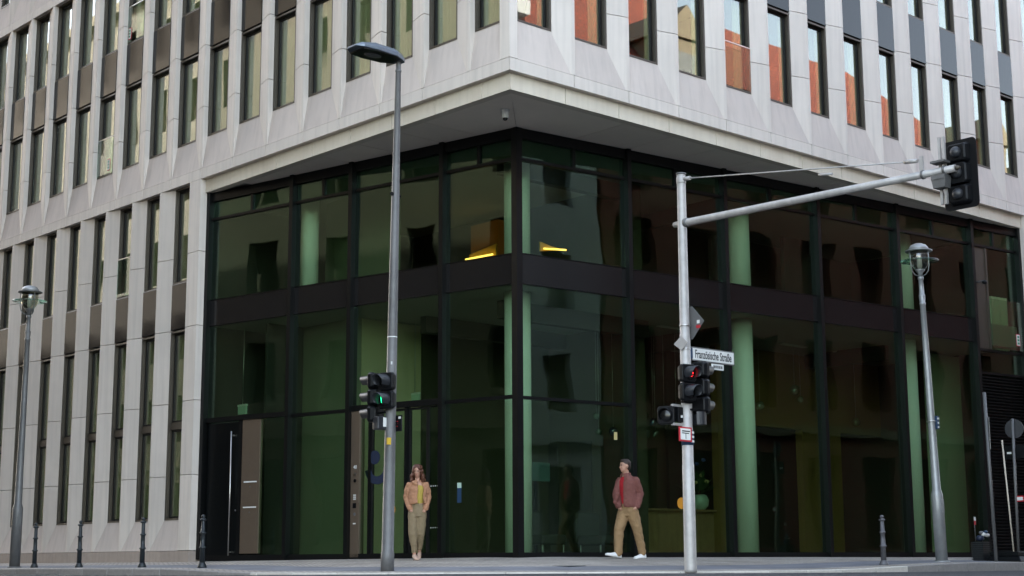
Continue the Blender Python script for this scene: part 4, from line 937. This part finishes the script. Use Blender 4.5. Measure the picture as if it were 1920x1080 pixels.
def remesh(o, vox, smooth=6, solid=0, fac=.5, folds=0):
    if solid: m = o.modifiers.new('s', 'SOLIDIFY'); m.thickness = solid; m.offset = 0
    m = o.modifiers.new('r', 'REMESH'); m.mode = 'VOXEL'; m.voxel_size = vox; m.use_smooth_shade = True
    if smooth: m = o.modifiers.new('sm', 'SMOOTH'); m.iterations = smooth; m.factor = fac
    if folds: m = o.modifiers.new('f', 'DISPLACE'); m.texture = WR_TEX; m.strength = folds; m.mid_level = .5; m.texture_coords = 'GLOBAL'
    return o
def head(F, q, c, fwd, k=1., tilt=0):
    """c: centre of the skull (lat, near, h)"""
    f = (RT * fwd[0] - VD * fwd[1]).normalized(); f = (f * math.cos(tilt) + UP * math.sin(tilt)).normalized(); sd_ = UP.cross(f).normalized(); u = f.cross(sd_)
    C0 = F.P(c); M3 = Matrix((f, sd_, u)).transposed()
    def p(x, y, z): return C0 + M3 @ Vector((x * k, y * k, z * k))
    q.ell(p(-.008, 0, .022), (.098 * k, .077 * k, .100 * k), 20, M3); q.ell(p(.022, 0, -.045), (.066 * k, .060 * k, .078 * k), 18, M3); q.ell(p(.050, 0, -.088), (.030 * k, .034 * k, .028 * k), 12, M3)
    q.ell(p(.072, 0, -.02), (.02 * k, .05 * k, .035 * k), 12, M3); q.ell(p(.092, 0, -.028), (.024 * k, .013 * k, .016 * k), 12, M3); q.ell(p(.085, 0, -.006), (.014 * k, .010 * k, .028 * k), 12, M3)
    q.ell(p(.078, 0, .022), (.016 * k, .045 * k, .010 * k), 12, M3); q.ell(p(.078, 0, -.064), (.013 * k, .024 * k, .010 * k), 12, M3)
    for s_ in (-1, 1): q.ell(p(-.008, .078 * s_, -.012), (.018 * k, .010 * k, .032 * k), 10, M3)
    return p, M3
def face_parts(p, M3, body, k, lip='lip'):
    for s_ in (-1, 1):
        MB().ell(p(.081, .031 * s_, .004), (.009 * k, .015 * k, .008 * k), 10, M3).build('eye', 'eye_dark', body)
        MB().ell(p(.086, .032 * s_, .024), (.007 * k, .021 * k, .005 * k), 10, M3).build('eyebrow', 'hair_brown', body)
    MB().ell(p(.085, 0, -.063), (.010 * k, .022 * k, .008 * k), 10, M3).build('lips', lip, body)
# ---- the man walking left
mz = ground_z(3.79, .75)
man = Fig((3.793, .75, mz)); FM = (-.80, .60)
mt_ = thing('person', 'man in brown jacket, red shirt and khaki trousers walking left with hands in pockets', 'person', man.b)
q = MB()
hp, hM = head(man, q, (-.155, .03, 1.732), (-.93, .37), 1.05, .02)
man.limb(q, [(-.135, 0, 1.52), (-.145, .015, 1.66)], [.068, .060])
man.rings(q, [(-.11, 0, .93, .14, .10), (-.115, 0, 1.05, .13, .095), (-.12, 0, 1.2, .14, .10), (-.12, .0, 1.36, .16, .11), (-.125, 0, 1.47, .16, .095), (-.13, 0, 1.54, .09, .07)], FM)
LH, RH = (-.05, .075, .92), (-.165, -.06, .92)        # near (left) hip, far (right) hip
for hip, kn, an in ((RH, (-.30, .12, .53), (-.33, .16, .11)), (LH, (.06, .05, .53), (.15, -.06, .11))): man.limb(q, [hip, kn, an], [.085, .055, .042])
LS, RS = (.035, .10, 1.46), (-.245, -.11, 1.46)
for sh, el, wr, hd in ((LS, (.10, .05, 1.20), (.045, .13, 1.00), (.005, .17, .93)), (RS, (-.33, -.06, 1.20), (-.30, .05, 1.02), (-.26, .06, .93))):
    man.limb(q, [sh, el, wr, hd], [.05, .042, .032, .038])
body = remesh(q.build('body', 'skin', mt_), .009, 3)
face_parts(hp, hM, body, 1.06)
q = MB(); q.ell(hp(-.018, 0, .045), (.104, .084, .095), 20, hM); q.ell(hp(-.05, 0, -.0), (.068, .080, .085), 16, hM); q.ell(hp(.04, .0, .092), (.055, .062, .034), 14, hM)
hair = remesh(q.build('hair', 'hair_brown', mt_), .010, 2)
q = MB(); man.rings(q, [(-.115, .0, .93, .155, .118), (-.12, 0, 1.05, .148, .114), (-.122, 0, 1.2, .155, .118), (-.125, .0, 1.36, .172, .128), (-.13, 0, 1.46, .165, .112), (-.135, .0, 1.535, .085, .08)], FM)
remesh(q.build('shirt', 'shirt_red', mt_), .012, 4)
q = MB(); man.rings(q, [(-.10, 0, .955, .205, .16), (-.105, 0, 1.0, .215, .172), (-.115, 0, 1.2, .200, .158), (-.12, .0, 1.34, .205, .156), (-.122, 0, 1.45, .198, .136), (-.128, 0, 1.525, .13, .10), (-.138, .0, 1.565, .085, .085), (-.142, .0, 1.605, .078, .08)], FM, arc=(-36, 16))
for sh, el, wr in (((.03, .09, 1.45), (.105, .03, 1.21), (.05, .13, .985)), ((-.24, -.10, 1.45), (-.315, -.07, 1.20), (-.29, .05, 1.0))):
    man.limb(q, [sh, el, wr], [.082, .076, .060])
man.limb(q, [(-.30, .09, 1.0), (-.35, .09, 1.06), (-.30, .12, 1.2)], [.03, .035, .03])
remesh(q.build('jacket', 'jacket_brown', mt_), .011, 4, solid=.022, folds=.028)
q = MB()
man.rings(q, [(-.105, 0, .80, .185, .135), (-.105, 0, .92, .178, .138), (-.11, 0, 1.03, .165, .13)], FM)
for hip, kn, an, rr in ((RH, (-.298, .12, .53), (-.318, .16, .115), (.112, .094, .086, .080)), (LH, (.06, .05, .53), (.15, -.06, .115), (.115, .092, .082, .074))):
    mid = tuple((a + b_) / 2 for a, b_ in zip(kn, an)); th = tuple((a + b_) / 2 for a, b_ in zip(hip, kn)); man.limb(q, [hip, th, kn, mid, an], (.124, .112) + rr[1:])
remesh(q.build('trousers', 'chino', mt_), .011, 4, folds=.026)
def shoe(F, heel, toe, w, h, m, parent, name='shoe'):
    a, b_ = F.P(heel), F.P(toe); d = (b_ - a); L = d.length; d = d.normalized(); s_ = d.cross(UP).normalized(); q = MB(); rg = []
    for t, ww, hh in ((-.02, .6, .75), (.03, .85, 1.0), (.22, .9, 1.12), (.45, .95, .85), (.7, 1.0, .58), (.9, .85, .48), (1.0, .5, .36)):
        c = a + d * L * t; W = w * ww / 2; H = h * hh
        rg.append([c + s_ * W * x + UP * H * z for x, z in ((-.9, 0), (-1, .18), (-.95, .5), (-.6, .9), (0, 1), (.6, .9), (.95, .5), (1, .18), (.9, 0))])
    return q.loft(rg).build(name, m, parent)
shoe(man, (-.275, .11, .015), (-.555, .32, .075), .105, .10, 'sneaker', mt_)
shoe(man, (.20, -.10, .014), (-.01, .10, .004), .105, .10, 'sneaker', mt_)
# ---- the woman walking towards the crossing
wz = ground_z(.6, 3.27)
wo = Fig((.600, 3.272, wz)); FWm = (-.22, .97)
wt = thing('person', 'woman with curly auburn hair in a tan jacket, yellow top and khaki trousers', 'person', wo.b)
q = MB()
hp, hM = head(wo, q, (.0, .03, 1.645), (-.18, .98), .96, -.16)
wo.limb(q, [(.0, 0, 1.40), (.0, .012, 1.56)], [.050, .045])
wo.rings(q, [(.0, 0, .90, .145, .10), (.0, 0, 1.02, .115, .085), (.0, 0, 1.2, .125, .095), (.0, .0, 1.33, .145, .10), (0, 0, 1.42, .13, .08), (0, 0, 1.455, .07, .055)], FWm)
WR, WL = (-.075, 0, .88), (.075, 0, .88)
for hip, kn, an in ((WR, (-.075, .07, .49), (-.045, .05, .11)), (WL, (.062, .0, .49), (.03, -.14, .16))): wo.limb(q, [hip, kn, an], [.075, .048, .032])
for sh, el, wr, hd in (((-.155, 0, 1.385), (-.215, -.05, 1.14), (-.145, .06, .97), (-.11, .09, .91)), ((.155, 0, 1.385), (.205, -.06, 1.14), (.175, .05, .97), (.13, .08, .90))):
    wo.limb(q, [sh, el, wr, hd], [.042, .036, .027, .034])
body = remesh(q.build('body', 'skin', wt), .009, 3); face_parts(hp, hM, body, .96)
q = MB(); rnd = random.Random(4)
for k in range(150):
    a = rnd.uniform(35, 325); z = rnd.uniform(-.20, .115); fr = math.sqrt(max(.02, 1 - max(0, z / .125) ** 2)); rr = (.098 if z > -.06 else .115 + rnd.uniform(0, .03)) * (fr if z > 0 else 1)
    if z < -.02 and (a < 62 or a > 298): rr *= 1.0; a = 62 if a < 180 else 298
    c = hp(rr * math.cos(R(a)) - .012, rr * .95 * math.sin(R(a)), z); r = rnd.uniform(.016, .030)
    q.ell(c, (r, r, r * 1.35), 8)
q.ell(hp(-.025, 0, .05), (.100, .088, .088), 16, hM); q.ell(hp(-.055, 0, -.06), (.065, .095, .12), 14, hM)
remesh(q.build('hair', 'hair_auburn', wt), .009, 1)
q = MB(); wo.rings(q, [(.0, 0, 1.03, .112, .086), (.0, 0, 1.06, .118, .090), (.0, 0, 1.2, .135, .105), (.0, .0, 1.32, .15, .108), (0, 0, 1.39, .13, .09)], FWm)
remesh(q.build('top', 'top_yellow', wt), .012, 4)
q = MB(); wo.rings(q, [(.0, 0, 1.035, .175, .135), (.0, 0, 1.06, .185, .142), (.0, 0, 1.2, .172, .138), (.0, .0, 1.31, .178, .135), (0, 0, 1.385, .150, .112), (0, 0, 1.435, .105, .088), (0, .0, 1.48, .072, .075)], FWm, arc=(14, 52))
for sh, el, wr in (((-.15, 0, 1.385), (-.205, -.05, 1.15), (-.13, .07, .95)), ((.15, 0, 1.385), (.195, -.06, 1.15), (.155, .06, .95))): wo.limb(q, [sh, tuple((a + b_) / 2 + (.01 if i == 0 and sh[0] > 0 else -.01 if i == 0 else 0) for i, (a, b_) in enumerate(zip(sh, el))), el, wr], [.060, .058, .054, .045])
wo.limb(q, [(-.07, .10, 1.43), (-.01, .115, 1.40)], [.022, .018])
remesh(q.build('jacket', 'jacket_tan', wt), .010, 3, solid=.02, folds=.028)
q = MB(); wo.rings(q, [(.0, 0, .80, .150, .115), (.0, 0, .88, .158, .118), (.0, 0, .97, .132, .102), (.0, 0, 1.045, .118, .095)], FWm)
for hip, kn, an, rr in ((WR, (-.078, .07, .49), (-.05, .05, .175), (.10, .082, .068, .050)), (WL, (.062, .0, .49), (.035, -.13, .22), (.10, .080, .066, .050))):
    mid = tuple((a + b_) / 2 for a, b_ in zip(kn, an)); th = tuple((a + b_) / 2 for a, b_ in zip(hip, kn)); wo.limb(q, [hip, th, kn, mid, an], (.100, .094) + rr[1:])
remesh(q.build('trousers', 'trousers_khaki', wt), .010, 3, folds=.022)
shoe(wo, (-.06, -.0, .055), (.02, .21, .004), .075, .085, 'shoe_beige', wt); MB().tube([wo.P((-.055, .0, .065)), wo.P((-.058, -.01, .0))], [.014, .008], 8).build('shoe_heel', 'shoe_beige', wt)
shoe(wo, (.035, -.19, .11), (.03, .01, .012), .075, .085, 'shoe_beige', wt)

# ================================================================== buildings across the two streets (seen as reflections in the glass)
def far_building(name, label, F, s0, s1, d_front, depth, floors, bay, ww, wall, trim, top, loc, zb=-.3, ledge=.18, arch=0):
    """F maps (along, out towards the street, z); front plane at out=0"""
    t = thing(name, label, 'building', loc)
    n = max(1, int(round((s1 - s0) / bay))); bw = (s1 - s0) / n
    q = MB(); zcur = zb; wins = []
    for (z0, z1, ww_) in floors:
        q.box((s0, -.4, zcur), (s1, 0, z0), F)
        for k in range(n + 1):
            a = s0 if k == 0 else s0 + (k - .5) * bw + ww_ / 2; b_ = s1 if k == n else s0 + (k + .5) * bw - ww_ / 2
            q.box((a, -.4, z0), (b_, 0, z1), F)
        for k in range(n): wins.append((s0 + (k + .5) * bw, z0, z1, ww_))
        zcur = z1
    q.box((s0, -.4, zcur), (s1, 0, top), F); q.box((s0, -depth, zb), (s1, -1.2, top), F); q.box((s0, -1.2, top - .3), (s1, -.4, top), F)
    q.build('wall', wall, t)
    cache = {}
    for (c, z0, z1, w_) in wins:
        key = (round(z1 - z0, 2), w_); h = z1 - z0
        if key not in cache:
            fr = MB(); e = .10
            for a, b_ in ((-w_ / 2, -w_ / 2 + e), (-e / 2, e / 2), (w_ / 2 - e, w_ / 2)): fr.box((a, -.25, 0), (b_, -.18, h), F)
            for z in (0, h * .62, h - e): fr.box((-w_ / 2 + e, -.249, z), (w_ / 2 - e, -.181, z + e), F)
            o = fr.build('window', 'window_white', t); o.location = F((c, 0, z0))
            pn = MB().box((-w_ / 2, -.225, 0), (w_ / 2, -.215, h), F).build('pane', 'glass_far', o); pn.location = o.location
            sl_ = MB(); sl_.box((-w_ / 2 - .12, .0, -.14), (w_ / 2 + .12, ledge, 0), F); sl_.box((-w_ / 2 - .15, .0, h + .05), (w_ / 2 + .15, ledge * .9, h + .25), F)
            sl_ = sl_.build('surround', trim, o); sl_.location = o.location
            cache[key] = (o, pn, sl_)
        else:
            o0, p0, s0_ = cache[key]; loc_ = F((c, 0, z0)); o = inst(o0, loc_, t); inst(p0, loc_, o); inst(s0_, loc_, o)
    for z, hgt, out in ((floors[0][1] + .7, .3, .22), (top - .5, .5, .6)):
        MB().box((s0, 0.001, z), (s1, out, z + hgt), F).build('cornice', trim, t)
    return t
FA = lambda p: (p[0], -18 + p[1], p[2])       # south side of the right street, facing +y
FB = lambda p: (-18 + p[1], p[0], p[2])       # west side of the left street, facing +x
def fl_(n, z, h, wh, first=None):
    out = []
    if first: out.append(first)
    for k in range(n): out.append((z + k * h, z + k * h + wh, None))
    return out
def setw(lst, w): return [(a, b_, c or w) for a, b_, c in lst]
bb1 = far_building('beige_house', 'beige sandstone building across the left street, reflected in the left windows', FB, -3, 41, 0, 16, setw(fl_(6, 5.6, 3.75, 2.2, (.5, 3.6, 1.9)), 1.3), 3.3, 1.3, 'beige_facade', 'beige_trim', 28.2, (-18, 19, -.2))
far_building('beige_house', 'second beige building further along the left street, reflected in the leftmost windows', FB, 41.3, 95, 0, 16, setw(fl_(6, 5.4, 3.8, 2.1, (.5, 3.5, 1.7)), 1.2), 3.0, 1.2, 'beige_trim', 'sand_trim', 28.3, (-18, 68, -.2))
far_building('grey_house', 'plain grey plastered house across the right street, reflected beside the corner post', FA, -3, 17.2, 0, 16, setw(fl_(4, 5.0, 3.6, 2.0, (.3, 3.2, 1.8)), 1.2), 3.4, 1.2, 'grey_plaster', 'grey_plaster', 19.2, (7, -18, -.2))
MB().prism([(-18.0, 28.21), (-20.8, 36), (-28, 36), (-34, 28.21)], -3, 41, lambda p: (p[0], p[2], p[1])).build('roof', 'roof_dark', bb1)  # unseen mansard roof, added to cut sky light on the left facade
ab = far_building('brick_house', 'red brick building with red tiled roof across the street, reflected in the right windows', FA, 17.4, 55, 0, 11, setw(fl_(3, 5.6, 3.9, 2.7, (.4, 3.9, 1.6)), 1.5), 2.9, 1.5, 'red_brick', 'sand_trim', 17.0, (36, -18, -.2))
q = MB(); ev = 17.0; rx0, rx1, ry, rz = 22.5, 44.5, -23.5, 24.1
v = [q.bm.verts.new(p) for p in ((17.2, -17.5, ev), (55.2, -17.5, ev), (55.2, -29.5, ev), (17.2, -29.5, ev), (rx0, ry, rz), (rx1, ry, rz))]
for f in ((0, 1, 5, 4), (1, 2, 5), (2, 3, 4, 5), (3, 0, 4), (3, 2, 1, 0)): q.bm.faces.new([v[i] for i in f])
rf = q.build('roof', 'roof_tile', ab)
for x in (26.4, 49.5):
    q = MB(); q.box((x - 1.1, -21.0, 17.4), (x + 1.1, -18.3, 20.2)); q.prism([(x - 1.4, 20.2), (x + 1.4, 20.2), (x, 21.6)], -18.15, -22.5, lambda p: (p[0], p[2], p[1])); dr = q.build('dormer', 'sand_trim', rf)
    MB().box((x - .6, -18.299, 17.9), (x + .6, -18.28, 19.6)).build('pane', 'glass_far', dr)
far_building('sandstone_house', 'far sandstone building at the end of the right street, reflected in the last windows', FA, 55.4, 95, 0, 14, setw(fl_(4, 5.4, 3.8, 2.3, (.5, 3.7, 1.7)), 1.3), 3.2, 1.3, 'beige_trim', 'sand_trim', 20.5, (75, -18, -.2))
